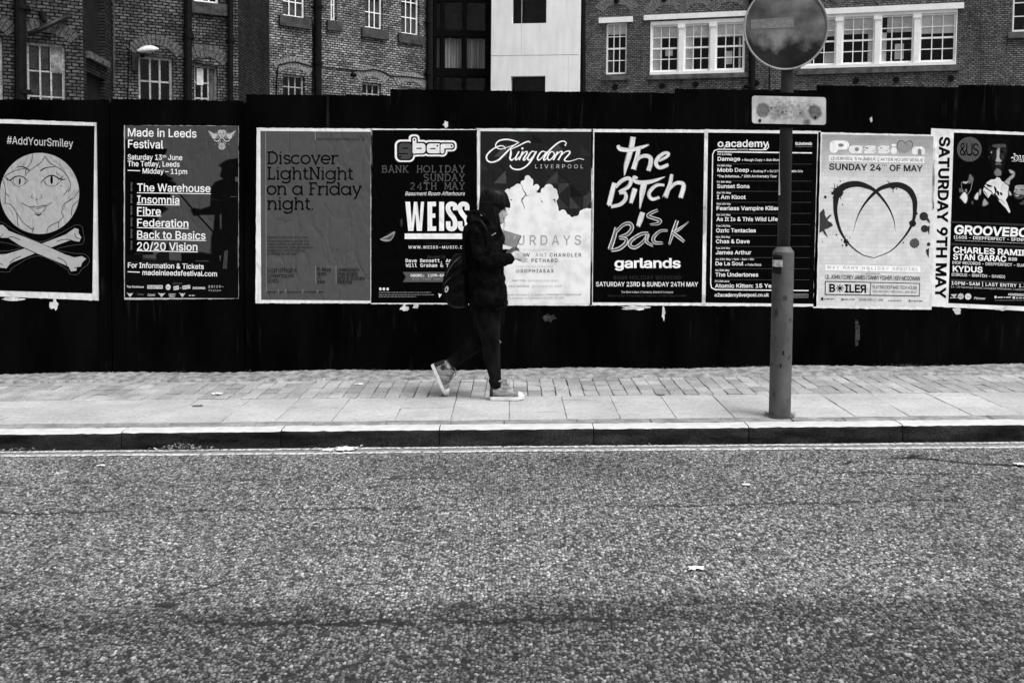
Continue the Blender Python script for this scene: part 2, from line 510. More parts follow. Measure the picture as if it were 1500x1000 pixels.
# proud cover strips beside the second bay
for px, wd in ((150, .035), (172, .05), (364, .03)):
    x = at(px, 300, YF).x
    m = MB(); m.box((x-wd, YF-.012, gz(x)+.03), (x+wd, YF-.0005, at(px, 150, YF).z)); m.build('batten', mboard, hoard)

# ------------------------------------------------------------------ printing
def load_font(fn):
    p = os.path.join(bpy.utils.resource_path('LOCAL'), 'datafiles', 'fonts', fn)
    try: return bpy.data.fonts.load(p)
    except Exception: return None
F_SANS, F_MONO = load_font('Inter.woff2'), load_font('DejaVuSansMono.woff2')
_tc = {}
from mathutils.geometry import delaunay_2d_cdt
def glyphs(s, font, bold, space):
    """flat outline of a line of type: vertices scaled so that cap height = 1; bold swells the outline"""
    key = (s, font.name if font else '', bold, space)
    if key in _tc: return _tc[key]
    def loops(t):
        cu = bpy.data.curves.new('type', 'FONT')
        if font: cu.font = font
        cu.body = t; cu.size = 1; cu.space_character = space
        cu.resolution_u = 3; cu.fill_mode = 'NONE'
        o = bpy.data.objects.new('type', cu); COL.objects.link(o)
        dg = bpy.context.evaluated_depsgraph_get()
        me = o.evaluated_get(dg).to_mesh()
        v = np.array([tuple(x.co)[:2] for x in me.vertices] or [(0, 0)], float)
        root = list(range(len(v)))
        def find(i):
            while root[i] != i: root[i] = root[root[i]]; i = root[i]
            return i
        for ed in me.edges:
            a, b = find(ed.vertices[0]), find(ed.vertices[1])
            if a != b: root[max(a, b)] = min(a, b)
        L = {}
        for i in range(len(v)): L.setdefault(find(i), []).append(i)
        bpy.data.objects.remove(o); bpy.data.curves.remove(cu)
        return v, [l for l in L.values() if len(l) > 2]
    ck = ('cap', key[1])
    if ck not in _tc: _tc[ck] = loops('H')[0][:, 1].max()
    v, L = loops(s)
    v = v / _tc[ck]
    E = np.array([(l[i], l[(i+1) % len(l)]) for l in L for i in range(len(l))])
    out = delaunay_2d_cdt([Vector(p) for p in v], [tuple(map(int, x)) for x in E], [], 0, 1e-5)
    V = np.array([tuple(p) for p in out[0]]); F = np.array([f for f in out[2] if len(f) == 3])
    C = V[F].mean(1)
    P, Q = v[E[:, 0]], v[E[:, 1]]
    keep = np.zeros(len(F), bool)
    for i0 in range(0, len(F), 400):
        c = C[i0:i0+400, None, :]
        up_ = (P[None, :, 1] <= c[..., 1]) & (Q[None, :, 1] > c[..., 1]); dn = (P[None, :, 1] > c[..., 1]) & (Q[None, :, 1] <= c[..., 1])
        side = (Q[None, :, 0]-P[None, :, 0])*(c[..., 1]-P[None, :, 1]) - (c[..., 0]-P[None, :, 0])*(Q[None, :, 1]-P[None, :, 1])
        keep[i0:i0+400] = ((up_ & (side > 0)).sum(1) - (dn & (side < 0)).sum(1)) != 0
    F = F[keep]
    if bold:
        cnt = {}
        for f in F:
            for k in range(3):
                a, b = int(f[k]), int(f[(k+1) % 3]); cnt[(a, b)] = cnt.get((a, b), 0) + 1
        N = np.zeros_like(V)
        for a, b in cnt:
            if (b, a) in cnt: continue
            d = V[b] - V[a]; l = math.hypot(*d)
            if l < 1e-9: continue
            n_ = np.array((d[1], -d[0])) / l
            N[a] += n_; N[b] += n_
        l = np.hypot(N[:, 0], N[:, 1]); ok = l > .3
        V = V.copy(); V[ok] += N[ok] / l[ok, None] * bold * np.clip(2 / l[ok, None], 1, 1.5)
    v, f = V, [tuple(int(i) for i in t) for t in F]
    used = sorted({i for t in f for i in t}) or [0]
    re = {i: k for k, i in enumerate(used)}
    v = v[used]; f = [tuple(re[i] for i in t) for t in f]
    _tc[key] = (v, f, v[:, 0].min(), v[:, 0].max())
    return _tc[key]
def catmull(P, n=8):
    if len(P) < 3: return [tuple(p) for p in P]
    P = [np.array(p, float) for p in P]; Q = [2*P[0]-P[1]] + P + [2*P[-1]-P[-2]]; out = []
    for i in range(1, len(Q)-2):
        a, b, c, d = Q[i-1:i+3]
        for k in range(n):
            t = k / n
            out.append(tuple(0.5*((2*b)+(-a+c)*t+(2*a-5*b+4*c-d)*t*t+(-a+3*b-3*c+d)*t**3)))
    return out + [tuple(P[-1])]
def resample(vals, n):
    return list(np.interp(np.linspace(0, 1, n), np.linspace(0, 1, len(vals)), vals))

class Sheet:
    """a poster: its paper is the thing, each ink tone of each part a mesh on it. Drawn in the
    proportions of the photograph and laid on the plane of the hoarding."""
    def __init__(s, crop, quad, label, paper=228, group='posters pasted on the hoarding', name='poster', lift=.002):
        s.c = crop; s.d = 0.0; s.parts = {}; s.lift = lift
        q = [s.pt(p, 0) for p in quad]
        m = MB(); r = random.Random(int(quad[0][0]*7+quad[1][0]))
        # slightly torn outline
        out = []
        for a, b in zip(q, q[1:] + q[:1]):
            n = 40
            for i in range(n):
                p = a.lerp(b, i/n)
                if i: p += Vector((r.gauss(0, .0011), 0, r.gauss(0, .0011)))
                out.append(p)
        N = len(out)
        m.v = [tuple(p) for p in out] + [(p.x, YF - .0003, p.z) for p in out]
        m.f = [tuple(range(N)), tuple(range(N, 2*N))[::-1]] + [(i, N+i, N+(i+1) % N, (i+1) % N) for i in range(N)]
        s.o = m.build(name, pasted(mk('poster_paper_%d' % paper, lin(paper), rough=.6, spec=.1, var=.09, scale=5)))
        tag(s.o, label, 'poster', group)
        s.d = .0006
    def to(s, crop): s.c = crop; return s
    def px(s, p): return (s.c[0] + p[0] / s.c[2], s.c[1] + p[1] / s.c[2])
    def pt(s, p, d):
        x, y = s.px(p)
        return at(x, y, YF - s.lift - d)
    def mb(s, part, tone):
        return s.parts.setdefault((part, tone if isinstance(tone, str) else int(round(tone/5)*5)), MB())
    def up(s, k=1): s.d += .00003 * k
    def poly(s, pts, tone, part='picture', smooth=0):
        s.up()
        if smooth: pts = catmull(list(pts) + [pts[0]], smooth)[:-1]
        s.mb(part, tone).poly([s.pt(p, s.d) for p in pts]); return s
    def rect(s, x0, y0, x1, y1, tone, part='picture'):
        return s.poly([(x0,y0),(x1,y0),(x1,y1),(x0,y1)], tone, part)
    def oval(s, x, y, rx, ry, tone, part='picture', n=24):
        return s.poly([(x+rx*math.cos(k*2*math.pi/n), y+ry*math.sin(k*2*math.pi/n)) for k in range(n)], tone, part)
    def rrect(s, x0, y0, x1, y1, r, tone, part='logo', sk=0):
        P = []
        r = min(r, abs(x1-x0)/2, abs(y1-y0)/2)
        for cx, cy, a in ((x1-r, y0+r, -90), (x1-r, y1-r, 0), (x0+r, y1-r, 90), (x0+r, y0+r, 180)):
            for k in range(7):
                t = R(a + 15*k); P.append((cx + r*math.cos(t), cy + r*math.sin(t)))
        return s.poly(P, tone, part)
    def strip(s, pts, wd, tone, part='picture', curve=6, up=True, off=(0, 1), d=None):
        """a stroke of varying width; off = the share of the width that is filled"""
        if up: s.up()
        n0 = len(pts)
        if curve and len(pts) > 2: pts = catmull(pts, curve)
        wd = [wd] * len(pts) if isinstance(wd, (int, float)) else resample(wd, len(pts))
        P = [np.array(p, float) for p in pts]; L = []; Q = []
        for i, p in enumerate(P):
            t = P[min(i+1, len(P)-1)] - P[max(i-1, 0)]
            l = math.hypot(*t) or 1; nrm = np.array((-t[1], t[0])) / l
            k = 1.0
            if not curve and 0 < i < len(P)-1:
                u = P[i] - P[i-1]; u = u / (math.hypot(*u) or 1); k = 1 / max(.35, abs(np.dot(nrm, (-u[1], u[0]))))
            L.append(p + nrm * wd[i] * k * (off[0] - .5)); Q.append(p + nrm * wd[i] * k * (off[1] - .5))
        m = s.mb(part, tone); n = len(m.v); dd = s.d if d is None else d
        m.v += [tuple(s.pt(p, dd)) for p in L] + [tuple(s.pt(p, dd)) for p in Q]
        N = len(P)
        m.f += [(n+i, n+i+1, n+N+i+1, n+N+i) for i in range(N-1)]
        return s
    def text(s, t, x0, x1, yb, cap, tone, yb1=None, bold=0.0, font=None, shear=0.0, part='lettering', space=1.0, down=False):
        """a line of type from ink edge x0 to x1 on a baseline yb (to yb1), cap height cap"""
        s.up(2)
        font = font or F_SANS
        v, f, a, b = glyphs(t, font, bold, space)
        yb1 = yb if yb1 is None else yb1
        m = s.mb(part, tone); n = len(m.v)
        for x, y in v:
            u = (x - a) / (b - a)
            if down: X = yb + (yb1-yb)*u + y*cap; Y = x0 + (x1-x0)*u      # set sideways, reading downwards
            else: X = x0 + (x1-x0)*u + y*cap*shear; Y = yb + (yb1-yb)*u - y*cap
            m.v.append(tuple(s.pt((X, Y), s.d)))
        m.f += [tuple(i+n for i in q) for q in f]
        return s
    def dashes(s, x0, x1, y, h, tone, seed=1, y1=None, part='lettering'):
        """small print too fine to read: a row of word-long marks"""
        r = random.Random(seed); x = x0; s.up(); y1 = y if y1 is None else y1
        while x < x1:
            l = min(r.uniform(1.2, 4.5) * h, x1 - x)
            yy = y + (y1-y)*(x-x0)/max(1, x1-x0)
            m = s.mb(part, tone)
            m.poly([s.pt(p, s.d) for p in ((x,yy-h/2),(x+l,yy-h/2),(x+l,yy+h/2*r.uniform(.5,1)),(x,yy+h/2))])
            x += l + .7 * h
        return s
    def done(s, special={}):
        for (part, tone), m in s.parts.items():
            m.build(part, special[tone] if tone in special else ink(tone), s.o)

# slab-serif type, drawn with even strokes (cap height 1, x-height .74)
def arc(cx, cy, rx, ry, a0, a1, n=14):
    return [(cx + rx*math.cos(R(a0+(a1-a0)*k/n)), cy + ry*math.sin(R(a0+(a1-a0)*k/n))) for k in range(n+1)]
def _slab():
    X = .74; h = .045; g = {}
    def sf(x, y, l=.12, r=.12): return [(x-l, y), (x+r, y)]
    B, T, M = h, 1-h, X-h
    def O(cx, rx, hi=X): return arc(cx, hi/2, rx, hi/2-h, 0, 360, 24)
    g['o'] = ([O(.40,.36)], .82)
    g['a'] = ([O(.40,.36), [(.78,X),(.78,0)], sf(.78,B,.02,.12)], .92)
    g['c'] = ([arc(.40,X/2,.36,X/2-h,45,318,20)], .76)
    g['e'] = ([arc(.40,X/2,.36,X/2-h,0,320,22), [(.04,X/2),(.78,X/2)]], .80)
    g['d'] = ([O(.40,.36), [(.78,1),(.78,0)], sf(.78,T,.14,.02), sf(.78,B,.02,.12)], .92)
    g['b'] = ([O(.50,.36), [(.12,1),(.12,0)], sf(.12,T,.14,.02)], .90)
    g['p'] = ([O(.50,.36), [(.12,X),(.12,-.3)], sf(.12,M,.14,.02), sf(.12,-.3+h)], .90)
    g['g'] = ([O(.40,.36), [(.78,X),(.78,0)] + arc(.42,-.02,.36,.24,0,-150,10), sf(.78,M,.02,.12)], .92)
    nn = [(.14,X),(.14,0)]; ar = [(.14,.40)] + arc(.42,.42,.26,X-.42-h,180,0,12) + [(.68,0)]
    g['n'] = ([nn, ar, sf(.14,M,.14,.02), sf(.14,B), sf(.68,B)], .84)
    g['m'] = ([nn, ar, [(.68,.40)] + arc(.96,.42,.26,X-.42-h,180,0,12) + [(1.22,0)], sf(.14,M,.14,.02), sf(.14,B), sf(.68,B), sf(1.22,B)], 1.38)
    g['h'] = ([[(.14,1),(.14,0)], ar, sf(.14,T,.14,.02), sf(.14,B), sf(.68,B)], .84)
    g['r'] = ([nn, [(.14,.40)] + arc(.42,.42,.26,X-.42-h,180,50,8), sf(.14,M,.14,.02), sf(.14,B,.14,.16)], .58)
    g['i'] = ([[(.16,X),(.16,0)], sf(.16,M,.14,.02), sf(.16,B), [(.11,.94),(.21,.94)]], .34)
    g['l'] = ([[(.16,1),(.16,0)], sf(.16,T,.14,.02), sf(.16,B)], .34)
    g['t'] = ([[(.18,.94),(.18,.2)] + arc(.36,.2,.18,.2-h,180,300,8), [(.02,M),(.42,M)]], .48)
    g['f'] = ([[(.18,0),(.18,.78)] + arc(.36,.78,.18,.22-h,180,70,8), [(.02,M),(.42,M)], sf(.18,B)], .44)
    g['u'] = ([[(.14,X),(.14,.32)] + arc(.40,.32,.26,.32-h,180,360,12), [(.66,X),(.66,0)], sf(.14,M,.14,.02), sf(.66,M,.14,.02), sf(.66,B,.02,.12)], .84)
    g['v'] = ([[(.06,X),(.38,0.02),(.70,X)], sf(.07,M,.08,.14), sf(.69,M,.14,.08)], .76)
    g['w'] = ([[(.06,X),(.30,0.02),(.54,X),(.78,.02),(1.02,X)], sf(.07,M,.08,.14), sf(1.01,M,.14,.08)], 1.1)
    g['x'] = ([[(.06,X),(.66,0)], [(.66,X),(.06,0)], sf(.08,B), sf(.66,B), sf(.08,M), sf(.66,M)], .74)
    g['y'] = ([[(.06,X),(.38,0.04)], [(.70,X),(.26,-.27),(.10,-.27)], sf(.07,M,.08,.14), sf(.69,M,.14,.08)], .76)
    g['s'] = ([[(.52,.56)] + arc(.30,.54,.22,.155,20,255,12) + arc(.31,.20,.24,.155,75,-160,12)], .60)
    g['D'] = ([[(.16,1),(.16,0)], [(.02,T),(.42,T)] + arc(.42,.5,.42,.5-h,90,-90,18) + [(.02,B)]], .92)
    g['L'] = ([[(.18,1),(.18,0)], sf(.18,T,.16,.16), [(.02,B),(.62,B),(.62,.26)]], .70)
    g['N'] = ([[(.16,0),(.16,1)], [(.16,1),(.78,0)], [(.78,0),(.78,1)], sf(.16,B,.14,.16), sf(.14,T,.12,.05), sf(.78,T,.16,.14)], .95)
    g['F'] = ([[(.18,1),(.18,0)], [(.02,T),(.66,T),(.66,.76)], [(.18,.52),(.5,.52)], sf(.18,B,.16,.18)], .72)
    g['M'] = ([[(.16,0),(.16,1)], [(.16,1),(.52,.25),(.88,1)], [(.88,1),(.88,0)], sf(.16,B,.14,.14), sf(.88,B,.14,.14), sf(.12,T,.10,.06), sf(.92,T,.06,.10)], 1.05)
    g['E'] = ([[(.18,1),(.18,0)], [(.02,T),(.66,T),(.66,.80)], [(.18,.52),(.5,.52)], [(.02,B),(.68,B),(.68,.22)]], .76)
    g['A'] = ([[(.10,0),(.44,1),(.78,0)], [(.22,.36),(.66,.36)], sf(.10,B,.12,.14), sf(.78,B,.14,.12), [(.26,T),(.46,T)]], .90)
    g['B'] = ([[(.16,1),(.16,0)], [(.02,T),(.46,T)] + arc(.46,.745,.22,.21,90,-90,10) + [(.16,.53)], [(.46,.53)] + arc(.48,.285,.26,.24,90,-90,10) + [(.02,B)]], .82)
    g['K'] = ([[(.16,1),(.16,0)], [(.70,1),(.18,.42)], [(.34,.58),(.72,0)], sf(.16,T), sf(.16,B), sf(.68,T,.16,.12), sf(.72,B,.16,.12)], .86)
    g['k'] = ([[(.14,1),(.14,0)], [(.62,X),(.16,.30)], [(.30,.42),(.66,0)], sf(.14,T,.14,.02), sf(.14,B), sf(.60,M,.12,.10), sf(.64,B)], .76)
    g['j'] = g['i']
    g['H'] = ([[(.16,1),(.16,0)], [(.72,1),(.72,0)], [(.16,.52),(.72,.52)], sf(.16,T), sf(.16,B), sf(.72,T), sf(.72,B)], .88)
    g['O'] = ([O(.48,.44,1)], .96)
    g['I'] = ([[(.30,1),(.30,0)], sf(.30,T,.22,.22), sf(.30,B,.22,.22)], .60)
    g['Y'] = ([[(.08,1),(.42,.46),(.76,1)], [(.42,.46),(.42,0)], sf(.08,T,.08,.16), sf(.76,T,.16,.08), sf(.42,B,.18,.18)], .84)
    g['S'] = ([[(.68,.80)] + arc(.38,.745,.28,.21,25,262,14) + arc(.40,.265,.30,.22,82,-155,14)], .78)
    g['U'] = ([[(.14,1),(.14,.36)] + arc(.44,.36,.30,.36-h,180,360,14) + [(.74,1)], sf(.14,T), sf(.74,T)], .88)
    g['T'] = ([[(.40,1),(.40,0)], [(.04,.76),(.04,T),(.76,T),(.76,.76)], sf(.40,B,.18,.18)], .80)
    g['0'] = ([arc(.32,.5,.28,.5-h,0,360,22)], .66); g['1'] = ([[(.08,.82),(.26,.96),(.26,0)], sf(.26,B,.16,.16)], .46)
    g['2'] = ([arc(.32,.70,.25,.30-h,165,-25,12) + [(.06,B),(.62,B)]], .68)
    g['4'] = ([[(.48,0),(.48,1),(.04,.30),(.64,.30)], sf(.48,B,.14,.12)], .70)
    g['5'] = ([[(.56,T),(.14,T),(.12,.56)] + arc(.30,.32,.28,.32-h,110,-150,14)], .66)
    g['.'] = ([[(.05,.05),(.15,.05)]], .26); g[','] = ([[(.14,.08),(.06,-.12)]], .24); g["'"] = ([[(.10,1),(.08,.78)]], .2)
    g['-'] = ([[(.04,.36),(.36,.36)]], .42); g['&'] = ([[(.76,0),(.22,.72)] + arc(.36,.80,.18,.17,200,-30,10) + [(.14,.40)] + arc(.34,.26,.28,.24,160,360,10) + [(.72,.42)]], .84)
    return g
SLAB = _slab()
def slab(sh, t, x0, x1, yb, cap, tone, yb1=None, wt=.13, mono=None, part='lettering'):
    yb1 = yb if yb1 is None else yb1; x = 0; items = []
    for ch in t:
        if ch == ' ': x += mono or .42; continue
        st, adv = SLAB[ch]
        o = (mono - adv) / 2 if mono else 0
        items.append((st, x + o)); x += mono or adv + .04
    xs = [p[0] + o for st, o in items for q in st for p in q]
    a, b = min(xs), max(xs); kx = (x1-x0)/(b-a)
    sh.up(2); base = sh.d
    for st, o in items:
        for k, q in enumerate(st):
            P = [(x0 + (p[0]+o-a)*kx, yb + (yb1-yb)*(p[0]+o-a)/(b-a) - p[1]*cap) for p in q]
            sh.strip(P, wt*cap*(1.25 if t in '.' else 1), tone, part, curve=0, up=False, d=base + .00002*k)
    sh.d = base + .00024
# ------------------------------------------------------------------ the nine posters
BO = .022
# 1  girl's face over crossed bones
C1 = (0, 160, 10/3)
s = Sheet(C1, [(-60,46),(478,66),(483,934),(-60,912)], 'black poster with a round grey girl face above crossed bones, leftmost on the hoarding', 215)
s.poly([(-55,68),(462,82),(451,899),(-55,884)], 4, 'print_panel')
s.text('#AddYourSmiley', 33, 357, 169, 37, 190, 186, bold=.012)
FC = (0, 210, 5); s.to(FC)
s.oval(290, 367, 290, 297, 172, 'face', 64)
K = 18
def ln(p, w_=4, t=K): s.strip(p, w_, t, 'face_lines', 6)
for p in ([(160,130),(120,180),(60,230)],[(200,90),(170,150),(110,185)],[(345,110),(385,155),(450,190)],[(360,95),(420,150),(480,215)],[(400,120),(455,175),(505,260)],[(555,330),(520,380),(490,410)],[(560,350),(530,390),(505,430)],[(60,460),(100,540),(115,590)],[(20,330),(30,390),(25,450)],[(210,80),(190,140),(150,180)],[(520,400),(480,450),(460,490)]):
    ln(p, 3, 120)
ln([(130,170),(175,175),(218,200)], [3,9,8]); ln([(296,202),(335,180),(410,170)], [10,8,3])
ln([(48,265),(75,270),(110,245),(160,243),(205,275)], [7,9,9,7,4]); ln([(75,270),(100,300),(140,317),(185,295),(205,275)], 3)
ln([(300,290),(330,255),(385,235),(440,262),(470,262)], [4,7,9,9,4]); ln([(318,270),(340,305),(385,315),(430,295),(450,270)], 3)
s.oval(145,278,7,26,12,'face_lines',12); s.oval(378,268,10,32,12,'face_lines',12)
for p in ([(104,252),(98,280),(112,302)],[(182,250),(190,276),(176,302)],[(334,252),(330,280),(344,306)],[(424,248),(426,280),(414,304)]): ln(p, 3)
ln([(440,262),(462,238)], 6); ln([(445,268),(480,262)], 6); ln([(60,262),(40,250)], 6); ln([(410,215),(440,235)], 3)
s.oval(447,312,5,5,12,'face_lines',10)
ln([(238,375),(228,395),(250,403)],3); ln([(298,372),(306,392),(288,407)],3); ln([(262,411),(275,412)],6)
ln([(155,435),(215,465),(255,460),(278,468),(310,455),(340,455),(380,432)],4); ln([(220,468),(275,512),(322,492),(342,458)],3); ln([(225,462),(275,478),(335,458)],3)
ln([(253,512),(282,526),(312,512)],[2,12,2])
for p in ([(240,78),(228,140),(190,192),(190,240)],[(330,95),(300,140),(230,190),(192,222)],[(330,95),(360,140),(410,170),(470,212),(508,270),(515,320),(498,356)],[(28,250),(62,222),(130,195),(190,182)],[(20,265),(38,330),(40,430)],[(40,362),(66,388)],[(465,382),(495,340)],[(578,345),(540,400),(475,440),(452,500),(465,535)],[(572,420),(532,460),(522,530)],[(465,535),(430,580),(430,625)],[(342,655),(360,610),(432,572)],[(30,435),(80,452),(120,510),(133,610)],[(125,515),(170,580),(238,630),(247,615),(235,655)]):
    ln(p, 4)
for P in ([(-30,815),(50,810),(180,770),(255,805),(90,872),(66,890),(48,915),(0,910),(-30,905)], [(305,735),(480,668),(520,640),(550,620),(576,630),(576,658),(596,690),(580,720),(550,716),(520,707),(375,762)],
          [(-30,600),(20,598),(50,625),(62,640),(290,730),(480,815),(545,835),(600,826),(632,845),(602,872),(592,902),(562,906),(560,932),(520,938),(505,905),(488,895),(270,805),(150,750),(60,692),(-30,690)]):
    s.poly(P, 172, 'crossed_bones')
for P in ([(0,575),(40,590),(80,620),(280,720),(420,668),(520,615),(560,598),(600,610),(610,660),(618,700),(600,738),(540,745),(415,775),(540,805),(620,812),(655,850),(640,890),(600,920),(570,958),(510,955),(480,915),(280,822),(100,905),(70,940),(0,940)],[(0,722),(70,735),(150,763),(70,785),(0,790)]):
    s.strip(P, 3, 75, 'crossed_bones', 4)
for P in ([(0,690),(20,665)],[(50,695),(90,685),(150,708)],[(415,720),(460,705),(520,705)],[(420,835),(470,860),(492,895)],[(70,880),(100,850),(155,825)],[(545,660),(560,690),(590,700)],[(545,912),(575,905)],[(0,880),(20,890)]): s.strip(P, 5, K, 'crossed_bones', 4)
s.done()

# 2  festival poster with a silhouetted man
C2 = (180, 180, 673/175)
s = Sheet(C2, [(6,14),(652,18),(652,990),(4,996)], 'grey and black festival poster with underlined white venue names over a silhouetted man', 190)
s.poly([(12,15),(651,19),(651,988),(11,984)], 70, 'print_panel')
SIL = [(12,92),(105,105),(250,152),(232,186),(175,192),(210,262),(248,300),(282,316),(262,326),(300,345),(290,365),(268,392),(265,425),(228,470),(250,480),(205,520),(185,560),(165,600),(160,690),(170,742),(12,745)]; s.strip(SIL[1:-1], 9, 36, 'picture', 0); s.poly(SIL, 6)
SIL = [(12,740),(110,740),(112,772),(330,780),(330,738),(440,730),(500,742),(500,642),(512,600),(520,516),(440,516),(400,522),(384,490),(402,481),(440,490),(495,470),(500,362),(522,335),(566,318),(550,300),(560,255),(545,242),(570,220),(605,205),(651,198),(651,988),(11,984)]; s.strip(SIL[:-3], 9, 36, 'picture', 0); s.poly(SIL, 8)
s.strip([(300,378),(410,505),(512,618)], 9, 5, 'picture', 4)
s.poly([(12,560),(70,600),(62,742),(12,742)], 4); s.poly([(185,745),(240,700),(258,660),(262,778),(190,778)], 22)
s.poly([(545,516),(556,514),(556,598),(547,600)], 62); s.poly([(572,722),(592,716),(586,822),(562,820)], 58); s.poly([(545,750),(552,745),(548,780)], 90)
s.poly([(632,305),(650,305),(648,335),(632,328)], 75); s.rect(605,414,640,418,70); s.rect(280,898,336,912,45); s.rect(410,775,485,781,60); s.poly([(30,780),(330,786),(330,800),(30,798)], 30)
s.rect(645,640,651,820,70); s.poly([(500,430),(565,436),(565,440),(500,436)], 25)
W = 238
s.text('Made in Leeds', 28, 415, 76, 45, W, 83, BO); s.text('Festival', 29, 228, 141, 45, W, 145, BO)
s.text('Saturday 13', 27, 220, 207, 29, W, 209, BO); s.text('th', 223, 244, 196, 15, W, bold=BO); s.text('June', 254, 335, 209, 29, W, 211, BO)
s.text('The Tetley, Leeds', 27, 320, 244, 29, W, 248, BO); s.strip([(27,268),(97,270)], 5, W, 'lettering', 0); s.text('Midday – 11pm', 111, 362, 285, 28, W, 289, BO)
for t, x1, yb, yb1, u0, u1 in (('The Warehouse',493,385,391,394,400),('Insomnia',318,453,457,460,463),('Fibre',214,518,521,523,526),('Federation',369,583,588,590,595),('Back to Basics',466,650,656,656,663),('20/20 Vision',420,716,720,720,727)):
    s.text(t, 80, x1, yb, 43, W, yb1, BO); s.strip([(79,u0),(x1+2,u1)], 4.5, W, 'lettering', 0)
for y in (335, 402, 468, 533, 598, 664): s.text('20:00', y, y+50, 45, 8, 150, 44, down=True)
s.text('For Information & Tickets', 28, 456, 815, 28, W, 823, BO); s.strip([(27,838),(95,841)], 5, W, 'lettering', 0); s.text('madeinleedsfestival.com', 110, 530, 856, 28, W, 864, BO)
s.text('The Warehouse', 22, 118, 928, 12, 215, 929, .03); s.rect(137,914,224,934,210,'logo'); s.text('FEDERATION', 142, 219, 930, 12, 15, bold=.03)
s.oval(255,925,14,16,215,'logo'); s.text('20', 246, 264, 930, 10, 15); s.poly([(284,922),(314,916),(316,938),(286,942)],215,'logo'); s.text('BACK',288,313,937,11,12,933,.03); s.text('to',320,331,933,9,200); s.poly([(335,918),(378,912),(380,932),(337,938)],215,'logo'); s.text('BASICS',340,376,933,11,12,928,.03)
s.text('INSOMNIA', 393, 465, 936, 12, 215, bold=.04, space=.95); s.text('20/20–', 481, 568, 928, 13, 200, space=1.2); s.text('Vision', 482, 552, 948, 10, 200, space=1.3)
for x, wd in ((40,18),(218,22),(335,18)):
    s.poly([(x-wd,955),(x-4,962),(x,958),(x+4,962),(x+wd,957),(x+8,972),(x,982),(x-8,972)], 190, 'logo')
s.text('Tetley',78,118,970,10,110,shear=.3); s.text('Cosmic',138,180,975,14,200,shear=.3,bold=.03); s.strip([(258,962),(298,964),(290,980),(262,978),(258,962)],3,170,'logo',0); s.text('AK',263,292,978,15,190,bold=.02); s.dashes(372,408,972,6,190,4)
for k in (-1, 1):     # winged emblem
    X = lambda d: 558 + k*d
    s.poly([(X(8),72),(X(22),52),(X(45),58),(X(78),42),(X(74),62),(X(66),76),(X(52),88),(X(36),92),(X(20),90)], 120, 'emblem')
    for i in range(7): s.strip([(X(24+i*2),66+i*3.5),(X(50+i),62+i*4),(X(76-i*6),46+i*6.4)], 2.4, 205, 'emblem', 4)
    s.strip([(X(8),88),(X(22),104),(X(40),100),(X(46),88)], [5,5,4,2], 205, 'emblem'); s.strip([(X(4),100),(X(14),112),(X(24),118)], 3, 180, 'emblem')
    s.text('19' if k < 0 else '94', X(40)-6, X(40)+6, 124, 7, 160)
s.poly([(534,46),(550,38),(558,42),(566,38),(582,46),(578,66),(568,84),(558,92),(548,84),(538,66)], 175, 'emblem'); s.oval(548,60,4,4,40,'emblem',8); s.oval(568,60,4,4,40,'emblem',8); s.strip([(558,64),(558,86)],4,60,'emblem',0)
s.oval(558,133,20,20,165,'emblem'); s.strip([(540,128),(558,134),(576,128)],2,70,'emblem'); s.strip([(558,114),(552,133),(558,152)],2,70,'emblem'); s.strip([(546,116),(570,116)],4,190,'emblem',0)
s.done()

# 3  grey poster with slab lettering
C3 = (360, 170, 690/200)
s = Sheet(C3, [(55,60),(637,64),(641,946),(49,946)], 'plain grey poster with large black slab-serif lettering and a wide white border', 226)
s.poly([(74,76),(632,80),(630,932),(78,928)], 82, 'print_panel')
for p in ([(100,78),(104,892)],[(352,78),(352,123)],[(353,758),(354,845)],[(456,758),(457,846)],[(165,874),(165,892)],[(202,874),(202,892)],[(288,874),(288,892)],[(364,876),(364,892)]): s.strip(p, 2.5, 135, 'rule', 0)
D = 12
slab(s, 'www.lightnightliverpool.co.uk', 358, 603, 122, 13, 25, 125, .11)
slab(s, 'Discover', 109, 467, 243, 63, D, 244); slab(s, 'LightNight', 109, 543, 321, 63, D, 322); slab(s, 'on a Friday', 109, 585, 398, 63, D, 400); slab(s, 'night.', 109, 340, 473, 63, D, 474)
for t, x1, y in (('Explore Liverpool on a trail',312,618),('of exciting events as the city',320,637),('centre comes to life with free',322,653),('performances, light projections,',342,669),('exhibitions and hands-on',300,685),('activities for all ages.',265,701)): slab(s, t, 108, x1, y, 12.5, 30, None, .10)
for t, x0, x1, y in (('LightNight',108,258,786),('Liverpool',108,243,814),('2015',108,166,841),('15 May',359,432,784),('4pm',359,408,805),('late',359,400,844),("Liverpool's",462,573,784),('one-night',462,565,806),('arts & culture',462,603,827),('festival',462,536,846)): slab(s, t, x0, x1, y, 20, 15, y+1, .11)
s.strip([(360,817),(382,817)], 2.5, 20, 'lettering', 0)
for a, b in ((110,155),(170,195),(208,280),(294,358),(368,394)): s.dashes(a, b, 889, 5, 35, a)
s.done()

